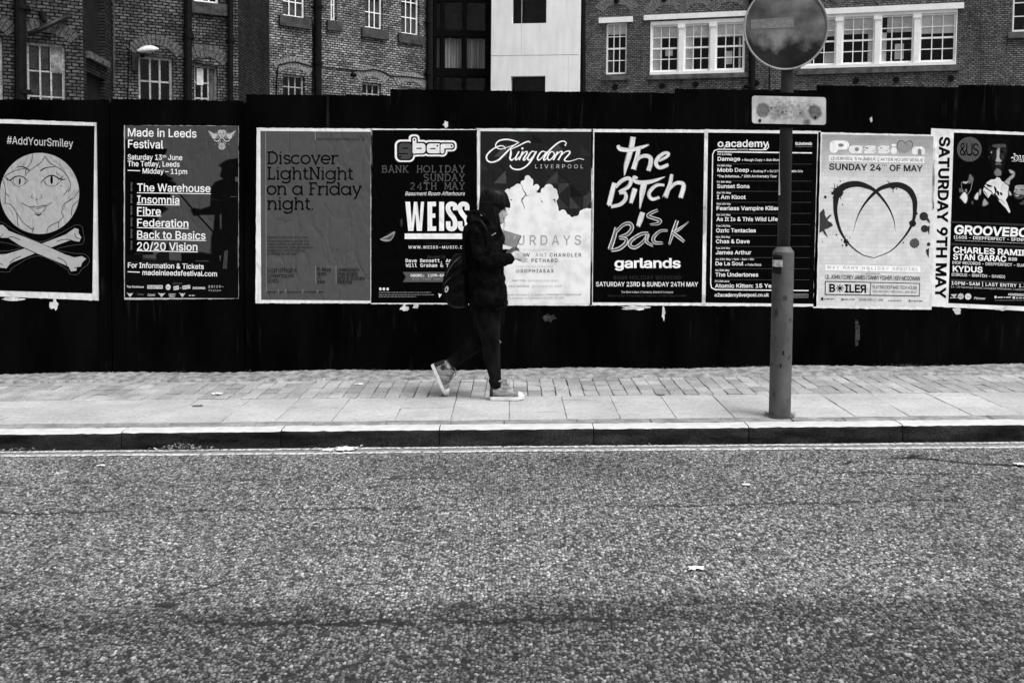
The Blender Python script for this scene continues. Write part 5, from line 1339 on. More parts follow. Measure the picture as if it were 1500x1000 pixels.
for i, h in enumerate(hC):
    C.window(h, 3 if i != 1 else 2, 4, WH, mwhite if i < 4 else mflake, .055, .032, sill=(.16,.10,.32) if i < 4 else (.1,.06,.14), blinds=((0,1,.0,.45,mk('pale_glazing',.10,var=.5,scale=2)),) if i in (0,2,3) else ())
    if i >= 4: C.arch(h, .2, .34, varC, WH, over=.12)
C.pipe(465.5, -160, 260, .125, WH); C.pipe(629, -160, 260, .11, WH)
mcab = mpipe
def cable(f, pts, rad=.02, name='cable'):
    m = MB(); P = []
    for x, y in catmull(pts, 5):
        u, z = f.uz(x, y, -.03); P.append((u, -.03, z))
    m.tube(P, rad, 6); return f.build(m, name, mcab, WH)
cable(C, [(405,140),(407,100),(414,94),(432,91),(448,95),(458,98)]); cable(C, [(458,98),(466,97),(500,101),(530,104),(548,102),(562,106),(572,111),(590,112),(626,116)]); cable(C, [(458,137),(458,35),(447,31),(428,28)])
m = MB(); u, z = C.uz(518, 109, -.06); m.tube([(u-.07,-.06,z),(u+.09,-.06,z-.02)], .06, 8); C.build(m, 'camera_box', mpipe, WH)
# flat roof and rear walls, unseen from the street
P = [A.world(uL, 0), A.world(uR, 0), B.world(uLb, 0), B.world(uRb, 0), C.world(uLc, 0), C.world(uRc, 0)]
m = MB(); bk = [Vector((-6, 50, 0)), Vector((-30, 50, 0)), Vector((-34, 20, 0))]
Q = [p + Vector((-.25, .45, 0)) for p in P] + bk
m.poly([(p.x, p.y, ZT-.4) for p in Q]); m.build('roof', mk('roof_felt', .06), WH, norm=False)
m = MB()
for a, b in zip([Q[5]]+bk, bk+[Q[0]]): m.poly([(a.x,a.y,-.3),(b.x,b.y,-.3),(b.x,b.y,ZT),(a.x,a.y,ZT)])
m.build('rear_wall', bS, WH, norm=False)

# ---- dark curtain-walled block
D = Face(690, 43.5, 4)
OB = empty('dark_glazed_block', D.world(0, 0), 'black glazed block with pale pleated curtains, between the warehouse and the white block', 'building')
u0, _ = D.uz(560, 50); u1, _ = D.uz(760, 50)
cols = [(D.uz(a,0)[0], D.uz(b,0)[0]) for a, b in ((612,636),(638.5,646.2),(650,678.5),(682.5,712.8))]
hD = []
for a, b in cols:
    for y0, y1 in ((-190,-110),(-95,-12),(2,46),(54,102),(112,180)): hD.append((a, b, D.uz(680,y1)[1], D.uz(680,y0)[1]))
mfr = mk('black_cladding', .004, rough=.5, spec=.06)
D.wall(u0, u1, -.3, 16, hD, mfr, OB, deep=.1)
cur, nt, b = nodes('curtain_cloth')
v, _ = noise_ramp(nt, 7, .2, .8, .32, .68, stretch=(1, 1, .03), detail=3); nt.links.new(v, b.inputs['Base Color']); setspec(b, .9, .05)
for i, h in enumerate(hD):
    w_ = D.window(h, 1, 1, OB, mfr, .05, .03, rec=.05, back=.6)
    if i % 5 == 3:
        m = MB(); n = 90; a, b_, c, d = h[0]+.03, h[1]-.03, h[2]+.04, h[3]-.03; r = random.Random(i)
        ph = [r.uniform(0, 6) for _ in range(4)]
        for k in range(n+1):
            t = k/n; y = .30 + .05*math.sin(t*46*(h[1]-h[0])+ph[0]) + .03*math.sin(t*21*(h[1]-h[0])+ph[1]); x = a + (b_-a)*t; m.v += [(x, y, c), (x, y, d + .02*math.sin(t*9+ph[2]))]
        m.f = [(2*k, 2*k+2, 2*k+3, 2*k+1) for k in range(n)]; D.build(m, 'curtain', cur, w_, True)
# ---- white rendered block
E_ = Face(785, 41.5, -9)
WB = empty('white_block', E_.world(0, 0), 'white panelled block with square black window openings, left of the brown brick building', 'building')
u0, _ = E_.uz(719.5, 60); u1, _ = E_.uz(849, 60)
hE = [E_.box(750,-40,800.5,34.5), E_.box(748,111.5,798.5,190)]
mwb, nt, b = nodes('white_render')
v, _ = noise_ramp(nt, .9, .86, .93); v2, _ = noise_ramp(nt, 3, .90, 1, .35, .6, stretch=(1.5, 1, .25)); nt.links.new(math_node(nt, 'MULTIPLY', v, v2), b.inputs['Base Color']); setspec(b, .7, .2)
E_.wall(u0, u1, -.3, 15, hE, mwb, WB, deep=.5)
mbf = mk('black_frame', .006, rough=.4, spec=.1)
for h in hE: E_.window(h, 1, 2, WB, mbf, .05, .04, rec=.36, back=.8)
zj = E_.uz(785, 81)[1]
for z in (zj, zj+3.3, zj-3.3):
    m = MB(); m.box((u0+.01,-.004,z-.012),(u1-.01,-.0005,z+.012)); E_.build(m, 'panel_joint', mk('joint_grey', .42), WB)
for px in (764, 833):
    u = E_.uz(px, 60)[0]; m = MB(); m.box((u-.01,-.003,zj+.02),(u+.01,-.0005,zj+3.2)) if px == 764 else m.box((u-.008,-.003,2),(u+.008,-.0005,zj-.02)); E_.build(m, 'panel_joint', mk('joint_pale', .62), WB)
m = MB(); m.poly([E_.M @ Vector(p) for p in ((u0,.4,14.9),(u1,.4,14.9),(u1,9,14.9),(u0,9,14.9))]); m.poly([E_.M @ Vector(p) for p in ((u0,.46,-.3),(u0,9,-.3),(u0,9,14.95),(u0,.46,14.95))]); m.build('roof', mk('roof_felt', .06), WB, norm=False)

# ---- brown brick building with white sashes
F = Face(1150, 40, -17)
BF = empty('brown_brick_building', F.world(0, 0), 'brown brick building with rows of white sash windows, behind the hoarding\'s right half', 'building')
u0, _ = F.uz(852, 60); u1, _ = F.uz(1720, 60)
hF = [F.box(887.5,33.5,918,109), F.box(952.5,29.5,1091,108.5), F.box(1174,17.5,1401.5,98), F.box(1484,-40,1540,46), F.box(1600,-6,1660,90)]
F.wall(u0, u1, -.3, 15, hF, bF, BF, deep=.3)
def sash(h, lite, bl):
    F.window(h, 3, 4, BF, mwhite, .07, .035, rec=.10, meeting=2, blinds=bl, back=.9)
mb1 = mk('pale_inner', .8, var=.2, scale=2)
sash(hF[0], 0, ((0,1,.8,1,mblind),(0,.3,.0,.45,mk('grey_inner', .07, var=.4))))
def bay(h, k, lits):
    a, b, c, d = h; wd = (b-a)/k; mu = .20
    for i in range(k):
        x0 = a + wd*i + (mu/2 if i else .03); x1 = a + wd*(i+1) - (mu/2 if i < k-1 else .03)
        sash((x0, x1, c+.12, d-.14), 1, lits[i])
    m = MB()
    for i in range(1, k):
        x = a + wd*i; m.box((x-mu/2+.001,-.02,c+.121),(x+mu/2-.001,.16,d-.141)); m.box((x-mu/2-.05,-.05,d-.30),(x+mu/2+.05,-.021,d-.141))
    m.box((a,.0,d-.139),(b,.17,d)); m.box((a+.001,-.04,c),(b-.001,.17,c+.119)); m.box((a,.0,c+.121),(a+.029,.17,d-.141)); m.box((b-.029,.0,c+.121),(b,.17,d-.141))
    F.build(m, 'bay_frame', mwhite, BF)
P1 = ((0,.3,0,1,mb1),(.3,1,.62,1,mb1),(.3,.42,0,.62,mk('inner_frame', .85)))
bay(hF[1], 3, (((0,.36,0,1,mb1),(.37,1,.74,1,mb1),(.5,.8,.33,.5,mb1)), ((0,.33,.0,1,mb1),(.34,1,.72,1,mb1)), ((0,1,.72,1,mb1),(.3,.6,.1,.4,mb1),(.85,.93,0,.7,mb1))))
bay(hF[2], 4, (((0,1,.62,1,mb1),(0,.25,0,.3,mb1),(.7,1,.02,.25,mb1)), ((0,1,.65,1,mb1),(.85,1,0,.65,mb1)), ((0,.16,0,.66,mb1),(.17,1,.66,1,mb1),(.45,.75,.05,.4,mb1)), ((0,1,.60,1,mblind),)))
F.window(hF[3], 3, 4, BF, mwhite, .07, .035, rec=.10, blinds=((0,1,.5,1,mk('dim_inner', .03, var=.4)),)); F.window(hF[4], 3, 4, BF, mwhite, .07, .035, rec=.10)
def lintel(x0, y0, x1, y1, th, mat=mwhite, name='lintel', dep=.10):
    (a, z0), (b, z1) = F.uz(x0, y0, -dep), F.uz(x1, y1, -dep); z = (z0+z1)/2; m = MB(); m.box((a,-dep,z-th),(b,-.001,z)); return F.build(m, name, mat, BF)
lintel(877,26,926.5,24.5,.22); lintel(943,23.5,1102,14.5,.20); lintel(1160,15,1412.5,3.5,.22)
lintel(880,112,922,111,.17,mstone2,'sill',.12); lintel(948,112,1097,104,.19,mstone2,'sill',.12); lintel(1166,103,1406,94.5,.20,mstone2,'sill',.12); lintel(1477,49,1548,45,.20,mstone2,'sill',.12)
ah = hF[0]; F.arch((ah[0], ah[1], 0, ah[3]+.42), .32, .42, varF, BF, over=.14)
for h, k in ((hF[1], 3), (hF[2], 4)):
    wd = (h[1]-h[0])/k
    for i in range(k): F.arch((h[0]+wd*i, h[0]+wd*(i+1), 0, h[3]+.28), .36, .42, varF, BF, over=-.04)
for px, py in ((901,128),(970,126.5),(1019,124),(1108,122),(1254,118.5),(1312.5,117),(1393,115),(903,2),(973,-1)):
    u, z = F.uz(px, py); m = MB(); m.rings([[(u+.115*math.cos(2*math.pi*k/20), y, z+.115*math.sin(2*math.pi*k/20)) for k in range(20)] for y in (-.05, .0)]); m.tube([(u,-.075,z),(u,-.05,z)], .03, 8); F.build(m, 'tie_plate', mpipe, BF)
F.pipe(1101.5, -160, 260, .12, BF); F.pipe(1127, -160, 260, .028, BF); F.pipe(853.5, -160, 260, .12, BF); F.pipe(1437, -160, 260, .02, BF, mat=mk('lead_pipe', .05))
m = MB(); m.poly([F.M @ Vector(p) for p in ((u0,.4,14.9),(u1,.4,14.9),(u1,10,14.9),(u0,10,14.9))]); m.build('roof', mk('roof_felt', .06), BF, norm=False)
# ------------------------------------------------------------------ litter
def crumple(px, py, wd, hg, z0, label, name='paper_scrap', cat='paper scrap', tone=.7, flat=.35, seed=1, group='litter on the street'):
    p = gnd(px, py, z0); sc = (p - CAM).length / FPX; r = random.Random(seed)
    m = MB(); n = 6; wx = wd*sc; wy = wx*.62; h = hg*sc*.55; solid = name == 'pebble'
    e = [r.uniform(.75, 1.1) for _ in range(12)]
    for j in range(n+1):
        for i in range(n+1):
            u, v_ = i/n-.5, j/n-.5; a_ = math.atan2(v_, u); q = e[int((a_+math.pi)/(2*math.pi)*12) % 12]
            c_ = 1 - max(abs(u), abs(v_))*.9
            m.v.append((p.x+wx*u*q + wx*.05*r.uniform(-1,1), p.y+wy*v_*q + wy*.08*r.uniform(-1,1), p.z + .002 + h*max(0, c_*(1 if solid else r.random()**1.3) + (0 if solid else .25*r.random()))))
    for j in range(n):
        for i in range(n): m.f.append((j*(n+1)+i, j*(n+1)+i+1, (j+1)*(n+1)+i+1, (j+1)*(n+1)+i))
    return tag(m.build(name, mk('litter_%d' % int(tone*100), tone, var=.2, scale=40), norm=False), label, cat, group)
for a in (((318,578),15,7,0,'crumpled white paper ball on the brick band of the pavement'),((1020,833),24,7,ZR+.008,'torn white paper scrap lying out on the asphalt'),((1093,710),13,3,ZR+.008,'flat white paper chip on the road before the sign post'),((508,659),30,8,ZR+.006,'crumpled white paper in the gutter by the kerb, left of the woman',),
          ((480,660),14,5,ZR+.006,'small pale paper twist in the gutter beside the larger crumpled paper'),((1493,680),14,4,ZR+.008,'white wrapper lying by the right edge of the road'),((148,682),12,3,ZR+.008,'flat pale scrap on the road at the far left'),((526,563),12,3,0,'pale scrap on the brick paving left of the walking woman'),          ((968,579),14,3,0,'brown leaf lying on the bricks between the woman and the post'),((290,595),16,3,0,'dark fallen leaf on the paving flags, left of the pale gutter heap'),((553,675),9,4,ZR+.008,'dark pebble on the road below the kerb'),((812,674),11,4,ZR+.008,'dark double pebble on the road near the centre')):
    lf = 'leaf' in a[4]; pb_ = 'pebble' in a[4]
    crumple(a[0][0], a[0][1], a[1], a[2], a[3], a[4], 'leaf' if lf else 'pebble' if pb_ else 'paper_scrap', 'leaf' if lf else 'pebble' if pb_ else 'paper scrap', .09 if lf else .015 if pb_ else .62, seed=int(a[0][0]))
# drift of dead leaves and twigs against the kerb
m = MB(); r = random.Random(12)
for k in range(520):
    u = r.random()
    px = r.gauss(272, 26) if u < .5 else r.gauss(500, 30) if u < .62 else r.gauss(22, 26) if u < .8 else r.uniform(-60, 1560)
    p = gnd(px, 658, ZR); core = math.exp(-((px-272)/40)**2) if u < .5 else .35 if u < .8 else .08
    y = YK - .012 - abs(r.gauss(0, .035)); z = gz(p.x, ZR) + .006 + r.random()*.045*core; a = r.uniform(0, 6.3); l = r.uniform(.008, .034); wd = l*r.uniform(.12, .5); t = r.uniform(-.5, .5)
    d = Vector((math.cos(a), math.sin(a)*.7, t)); q = Vector((-math.sin(a), math.cos(a), r.uniform(-.5, .5))); c_ = Vector((p.x, y, z + l*abs(t)*.5))
    m.poly([c_-d*l/2, c_+q*wd/2, c_+d*l/2, c_-q*wd/2+Vector((0,0,.002))])
ml = bpy.data.materials.new('leaf_litter'); ml.use_nodes = True; nt = ml.node_tree; b = nt.nodes['Principled BSDF']
ge = nt.nodes.new('ShaderNodeNewGeometry'); v = math_node(nt, 'ADD', math_node(nt, 'MULTIPLY', math_node(nt, 'POWER', ge.outputs['Random Per Island'], 2.0), .45), .02); nt.links.new(v, b.inputs['Base Color']); setspec(b, .8, .1)
tag(m.build('leaf_litter', ml, norm=False), 'drift of dead leaves and twigs in the gutter against the kerb', 'leaf litter', kind='stuff')
# ------------------------------------------------------------------ woman walking by
YW = 7.52
PXM = (at(751, 500, YW) - at(750, 500, YW)).length          # metres per pixel at her distance
def pw(px, py, dy=0.0):
    p = at(px, py, YW); return Vector((p.x, YW + dy, p.z))
def limb(m, path, n=20, pw_=2.0):
    """tapering tube: (px, py, dy, radius in the picture plane in px, radius in depth in m)"""
    C_ = [pw(a, b, c) for a, b, c, *_ in path]; rings = []
    for i, c in enumerate(C_):
        t = (C_[min(i+1, len(C_)-1)] - C_[max(i-1, 0)]).normalized()
        u = t.cross(Vector((0, 1, 0))); u = u.normalized() if u.length > .05 else Vector((1, 0, 0)); v = u.cross(t).normalized()
        ra, rb_ = path[i][3]*PXM, path[i][4]
        rings.append([c + u*ra*math.copysign(abs(math.cos(a))**(2/pw_), math.cos(a)) + v*rb_*math.copysign(abs(math.sin(a))**(2/pw_), math.sin(a)) for a in (2*math.pi*k/n for k in range(n))])
    e0 = C_[0] + (C_[0]-C_[1]).normalized()*path[0][3]*PXM*.5; e1 = C_[-1] + (C_[-1]-C_[-2]).normalized()*path[-1][3]*PXM*.5
    rings = [[e0 + (p-C_[0])*.55 for p in rings[0]]] + rings + [[e1 + (p-C_[-1])*.55 for p in rings[-1]]]
    m.rings(rings)
def dense(path, k=4):
    return catmull(path, k)
def slices(m, rows, n=28, e=2.2, dy=0):
    """body built of level slices: (py, front px, back px, half depth)"""
    rg = []
    for py, f_, b_, hw, *o in catmull(rows, 3):
        c = (f_+b_)/2; o = o[0] if o else 0
        rg.append([pw(c, py, dy+o) + Vector(((f_-b_)/2*PXM*math.copysign(abs(math.cos(a))**(2/e), math.cos(a)), hw*math.copysign(abs(math.sin(a))**(2/e), math.sin(a)), 0)) for a in (2*math.pi*k/n for k in range(n))])
    m.rings(rg)
def ball(m, px, py, dy, rx, ry, rz, n=16):
    c = pw(px, py, dy); m.rings([[c + Vector((rx*PXM*math.sin(t)*math.cos(a), ry*math.sin(t)*math.sin(a), rz*PXM*math.cos(t))) for a in (2*math.pi*k/n for k in range(n))] for t in (math.pi*(j+.3)/(n/2+.6-1+1) for j in range(n//2+1))])
def fuse(m, name, mat, parent, voxel=.006, sm=3, wrinkle=0, seed=0):
    """melt overlapping pieces into one continuous skin"""
    t = m.build('fuse', None)
    r_ = t.modifiers.new('r', 'REMESH'); r_.mode = 'VOXEL'; r_.voxel_size = voxel; r_.use_smooth_shade = True
    s_ = t.modifiers.new('s', 'SMOOTH'); s_.iterations = sm; s_.factor = .5
    if wrinkle:
        tx = bpy.data.textures.new('cloth_folds', 'CLOUDS'); tx.noise_scale = .045; tx.noise_depth = 2
        d_ = t.modifiers.new('d', 'DISPLACE'); d_.texture = tx; d_.strength = wrinkle; d_.mid_level = .5; d_.texture_coords = 'GLOBAL'
    dg = bpy.context.evaluated_depsgraph_get()
    me = bpy.data.meshes.new_from_object(t.evaluated_get(dg)); me.name = name
    old = t.data; bpy.data.objects.remove(t); bpy.data.meshes.remove(old)
    me.materials.clear(); me.materials.append(mat); me.shade_smooth()
    o = bpy.data.objects.new(name, me)
    return link(o, parent)

mskin = mk('skin', .43, rough=.55, spec=.3, var=.06, scale=12)
mcoat, nt, b = nodes('black_coat_cloth')
v, raw = noise_ramp(nt, 9, .0012, .008, .40, .72); nt.links.new(v, b.inputs['Base Color']); setspec(b, .8, .022); bump(nt, b, raw, .6, .012)
mjean, nt, b = nodes('black_denim')
v, raw = noise_ramp(nt, 10, .002, .011, .35, .7, stretch=(1, 1, .5)); v2, r2 = noise_ramp(nt, 300, .7, 1.3); nt.links.new(math_node(nt, 'MULTIPLY', v, v2), b.inputs['Base Color']); setspec(b, .8, .05); bump(nt, b, raw, .4, .01)
mhair, nt, b = nodes('dark_hair')
v, raw = noise_ramp(nt, 60, .0012, .009, .4, .75, stretch=(1, 1, .07), detail=3); nt.links.new(v, b.inputs['Base Color']); setspec(b, .4, .10); bump(nt, b, raw, .7, .006)
mcanvas, nt, b = nodes('shoe_canvas')
v, raw = noise_ramp(nt, 26, .10, .30, .36, .62, stretch=(.6, 1, 2.2)); nt.links.new(v, b.inputs['Base Color']); setspec(b, .85, .1); bump(nt, b, raw, .5, .004)
mrub = mk('shoe_rubber', .62, var=.12, scale=20, rough=.5)
mpack, nt, b = nodes('black_pack_cloth')
v, raw = noise_ramp(nt, 14, .0008, .004, .35, .7); nt.links.new(v, b.inputs['Base Color']); setspec(b, .42, .06); bump(nt, b, raw, .5, .008)

# body: head with a downcast face, neck, trunk, arms to the finger tips, legs
m = MB()
slices(m, [(279.5,724,718,.012),(281,731,711,.040),(285,737,707.5,.060),(291,741,705.8,.071),(298,742.2,705.5,.075),(303,741.6,706.5,.075),(307,740.2,708,.073),(312,740.0,710.5,.069),(316,739.6,713,.063),(320,738.6,716,.055),(324,737.2,719.5,.047),(327,736.0,723,.036),(328.7,733,726,.018)], e=2.1)
slices(m, [(302.5,741.6,736,.006),(306,741.4,735,.007),(310,742.9,735,.0085),(313.3,744.6,735,.0125),(315.2,743.4,735,.014),(316.6,740.6,735,.011)], n=14)                # nose
slices(m, [(316.8,739.9,734,.010),(317.8,741.1,733,.019),(319.0,739.6,733,.022)], n=14); slices(m, [(319.5,739.4,733,.020),(320.8,740.2,733,.018),(322.2,738.4,733,.012)], n=14)   # lips
slices(m, [(323.5,737.6,730,.010),(325.6,738.2,729,.016),(327.4,736.2,729,.010)], n=14)       # chin
slices(m, [(300.4,742.4,734,.045),(302,742.9,734,.05),(303.6,741.8,734,.045)], n=16)          # brow
for sg in (-1, 1): ball(m, 719, 309, sg*.072, 3.2, .010, 6)                                    # ears
limb(m, dense([(721,322,0,11,.052),(714,332,0,12,.056),(708,342,0,15,.075)]))
slices(m, [(332,720,692,.10),(340,728,684,.165),(355,731,682,.16),(380,730,686,.135),(405,731,688,.14),(430,734,690,.155),(448,733,692,.155)])
for sg, el, wr in ((-1, (708,378,-.215), (746,378,-.105)), (1, (712,377,.21), (745,374,.06))):
    limb(m, dense([(703,340,sg*.155,10,.05),(705,360,(sg*.165+el[1-1+2])/2,9,.043),el+(8,.038)])); limb(m, dense([el+(8,.038),((el[0]+wr[0])/2,(el[1]+wr[1])/2,(el[2]+wr[2])/2,7.2,.034),wr+(4.6,.024)]))
limb(m, dense([(712,445,-.075,19,.09),(716,470,-.08,16,.075),(719,497,-.08,12,.055),(721,520,-.08,11.5,.05),(724,540,-.08,8.5,.038),(727,560,-.08,6.5,.032),(729,572,-.08,7,.03)]))
limb(m, dense([(727,577,-.08,6,.03),(742,581,-.08,4,.034),(757,583,-.08,2.8,.03)]))
limb(m, dense([(709,445,.075,18,.09),(708.5,470,.08,14.5,.07),(706,496,.08,11.5,.055),(683,515,.08,9.5,.045),(663,532.5,.08,6.5,.034),(655,540,.08,6,.03)]))
limb(m, dense([(645,541,.08,6,.03),(645,560,.08,4,.034),(649,573,.08,2.6,.03)]))
# hands: palm, four bent fingers, thumb from the side of the palm
limb(m, dense([(744,378.5,-.107,4.4,.021),(749,376.6,-.100,5.0,.019),(755,374.2,-.090,4.8,.017)]), pw_=2.6)
for i, (l, q) in enumerate(((.95,0),(1.05,1),(1.0,2),(.82,3))):
    y0 = 370.6 + q*2.35; limb(m, dense([(754.5,y0,-.096+q*.002,1.75,.0085),(759,y0-.6+q*.2,-.090,1.7,.0082),(759+3.6*l,y0+1.3,-.080,1.5,.0075),(759+4.6*l,y0+3.4,-.068,1.25,.0064)], 3), n=10)
limb(m, dense([(748,373.5,-.082,2.2,.011),(752.5,369.6,-.072,1.9,.0095),(757,368.2,-.066,1.6,.008),(760.5,368.8,-.062,1.3,.0068)], 3), n=10)
limb(m, dense([(744,373,.055,4.4,.021),(749,369.6,.035,4.8,.019),(754,366.8,.015,4.4,.017)]), pw_=2.6)
for i, (l, q) in enumerate(((.95,0),(1.05,1),(1.0,2),(.82,3))):
    y0 = 363.6 + q*2.2; limb(m, dense([(753.5,y0,.012,1.7,.0085),(757.5,y0+.2,.0,1.65,.008),(757.5+3.2*l,y0+2.2,-.014,1.45,.0074),(757.5+3.8*l,y0+4.6,-.028,1.2,.0064)], 3), n=10)
limb(m, dense([(748,367,.02,2.1,.011),(752,363.6,.0,1.9,.0095),(756.5,362.4,-.014,1.6,.008),(760,363.6,-.022,1.3,.0068)], 3), n=10)
body = fuse(m, 'person', mskin, None, .0042, 2)
foot = Vector((pw(712, 500).x, YW, gz(pw(712, 500).x)))
for vtx in body.data.vertices: vtx.co -= foot
body.location = foot
tag(body, 'woman in a dark hooded coat, black jeans and pale hi-top shoes walking past, looking down', 'person')
# eyes, lids, brows
for sg in (-1, 1):
    m = MB(); ball(m, 738.6, 306.8, sg*.031, 1.5, .013, 1.05, 12); m.build('eye', mk('eye_dark', .012, rough=.3, spec=.3, var=.05), body, True)
    m = MB(); m.tube([pw(739.0, 304.9, sg*.016), pw(739.6, 305.2, sg*.028), pw(738.0, 307.0, sg*.046)], [.0015,.0024,.0012], 6); m.build('eyelash', mhair, body, True)
    m = MB(); m.tube([pw(742.2, 302.2, sg*.012), pw(742.0, 301.2, sg*.030), pw(738.4, 302.2, sg*.052)], [.002,.0034,.0016], 6); m.build('eyebrow', mhair, body, True)
m = MB(); m.tube([pw(739.6, 319.3, -.020), pw(740.0, 319.3, -.008), pw(740.0, 319.3, .008), pw(739.6, 319.3, .020)], [.0008,.0016,.0016,.0008], 6); m.build('mouth', mk('lip_line', .10), body, True)

# hair: fringe, crown, lengths down over the chest and into the hood
m = MB()
slices(m, [(275.6,724,717,.012),(276.6,731,711,.045),(279.5,738.5,706.5,.070),(285,743.2,703.6,.084),(291,745.2,702.6,.090),(297,746.2,702.2,.092),(300,746.2,702.2,.090),(302.2,744.6,703,.080)], e=2.1)
slices(m, [(296,733,702,.088,-.005),(303,732.2,702,.091,-.004),(311,731.0,701.5,.092,-.004),(319,730.8,701,.090,-.004),(328,732.2,702,.086,-.004),(338,736.4,706,.080,-.006),(346,739.6,714,.070,-.02),(352,739.8,722,.055,-.035),(358,737,728,.03,-.05)], e=2.4)
r = random.Random(6)
for k in range(46):
    x0 = r.uniform(716, 731); d0 = -.080 + .012*r.random(); x1 = x0 + r.uniform(2, 9)
    limb(m, dense([(x0-4,298,d0,1.3,.006),(x0,318,d0-.010,1.5,.007),(x0+2.5,336,d0-.008,1.4,.007),(min(x1, 741),352+r.uniform(-5, 7),d0+.02,.7,.004)], 3), n=6)
for k in range(30):
    x0 = r.uniform(735, 746.6); d0 = r.uniform(-.07, .07)*(.55 + .45*(747-x0)/11)
    limb(m, [(x0-2,292,d0,1.3,.006),(x0,299,d0,1.3,.006),(x0+.5,303.2+r.uniform(0, 2.0),d0,.6,.004)], n=6)
for k in range(22):      # side locks of the fringe, longer towards the cheek
    t = r.random(); x0 = 730 + 9*t; limb(m, dense([(x0-2,292,-.078+.016*t,1.3,.006),(x0+.5,301,-.080+.016*t,1.3,.006),(x0+.6,311.5-7.5*t+r.uniform(-1, 1),-.073+.016*t,.6,.004)], 3), n=6)
for k in range(26):
    x0 = r.uniform(703, 712); limb(m, dense([(x0+4,284,r.uniform(-.06,.06),1.2,.006),(x0-.5,302,-.07+r.random()*.1,1.3,.006),(x0-r.uniform(0,5),318+r.uniform(-4,6),-.07+r.random()*.1,.7,.004)], 3), n=6)
hair = fuse(m, 'hair', mhair, body, .0034, 1)
m = MB()
for P in ([(737,318,-.07),(739.5,326,-.07),(738,334,-.065),(736.5,342,-.06)],[(735,312,-.08),(738.3,322,-.076),(737.4,332,-.07)],[(703,296,-.05),(699.5,306,-.05),(697,315,-.05)],[(704,290,-.03),(700,301,-.03),(698.5,309,-.03)],[(740,300,-.075),(744.5,305,-.07),(745.6,308.5,-.068)]):
    m.tube([pw(*p) for p in catmull(P, 4)], .0014, 5)
m.build('hair_strand', mhair, body, True)

# coat with hood, sleeves
m = MB()
slices(m, [(319,726,699,.075),(324,727,692,.105),(330,728,683,.15),(336,731,679,.185),(346,735,677.5,.20),(361,736.5,677.5,.195),(380,736.5,680,.18),(400,738.5,682,.18),(420,741,684,.19),(436,743,686,.20),(447,743.6,688,.205),(452,741,690,.203)], e=2.5)
for P in ([(697,311.5,0,5,.09),(700,317,0,9,.12),(706,326,0,15,.14)],[(689.5,313,0,4,.085),(692,318,0,9,.12),(697,327,0,12,.14)],[(689,312.5,-.02,3,.07),(693,311,-.02,3.5,.08),(700,311,-.02,3.5,.085)],[(704,312,-.09,4,.03),(712,320,-.11,4.5,.03),(719,332,-.10,5,.03),(725,345,-.08,5,.03)]): limb(m, dense(P))
for sg, el, wr in ((-1, (708,379,-.222), (749,377.4,-.104)), (1, (712,377,.215), (747.5,373,.056))):
    limb(m, dense([(701,338,sg*.15,14,.07),(703,352,sg*.175,14,.068),(705.5,366,(sg*.185+el[2])/2,12.5,.062),el+(11.5,.056)])); limb(m, dense([el+(11.5,.056),((el[0]*.6+wr[0]*.4),(el[1]*.6+wr[1]*.4)+1,(el[2]*.6+wr[2]*.4),11,.05),((el[0]*.25+wr[0]*.75),(el[1]*.25+wr[1]*.75)+.8,(el[2]*.25+wr[2]*.75),9,.044),wr+(7.0,.036)]))
coat = fuse(m, 'coat', mcoat, body, .0065, 2, .022)
mz = mk('dull_metal', .45, metal=.6, rough=.35, var=.3, scale=40)
m = MB(); m.tube([pw(*p) for p in catmull([(738.9,392,-.17),(741.5,410,-.175),(743.6,428,-.17),(744.6,444,-.16)], 4)], .0016, 5); m.build('zip', mz, coat, True)
m = MB(); m.hexa([pw(721,342.5,-.232), pw(727,339,-.232), pw(727.6,340.2,-.232), pw(721.6,343.8,-.232)], (0,.02,0)); m.build('buckle', mz, coat)
m = MB(); m.tube([pw(704.5,314,-.125), pw(706.8,316,-.135)], .003, 6); m.build('toggle', mz, coat)

# jeans
m = MB()
limb(m, dense([(709,436,0,21,.15),(710,450,0,21.5,.165),(711.5,460,0,20.5,.16)]))
limb(m, dense([(713,445,-.078,21.5,.10),(716,470,-.08,17.6,.085),(719.2,497,-.08,13.8,.064),(720.6,518,-.08,12.6,.058),(724.3,540,-.08,9.8,.047),(726.8,557,-.08,8.3,.041),(727.2,563.5,-.08,8.4,.041)]))
limb(m, dense([(709,445,.078,21,.10),(708.5,470,.08,17,.08),(706,495,.08,13.6,.062),(683.5,515,.08,11.6,.058),(667,529,.08,9.2,.045),(661.5,533.5,.08,9.0,.043)]))
for q in (0, 3.5, 7): limb(m, [(727-q*.3,563-q,-.08,9.3,.045),(727-q*.3,561-q,-.08,9.5,.046)]); limb(m, [(661.5+q*.8,533.5-q*.62,.08,9.4,.045),(663+q*.8,532.3-q*.62,.08,9.6,.046)])
jeans = fuse(m, 'jeans', mjean, body, .0055, 2, .007)
m = MB()
for P in ([(729.5,494,-.120),(733.2,497.5,-.092),(733.8,500,-.085)],[(726,498,-.132),(731.5,500,-.105)]): m.tube([pw(*p) for p in P], [.0014]+[.0028]*(len(P)-1), 6)
m.build('knee_tear', mk('frayed_thread', .42, var=.3), jeans, True)

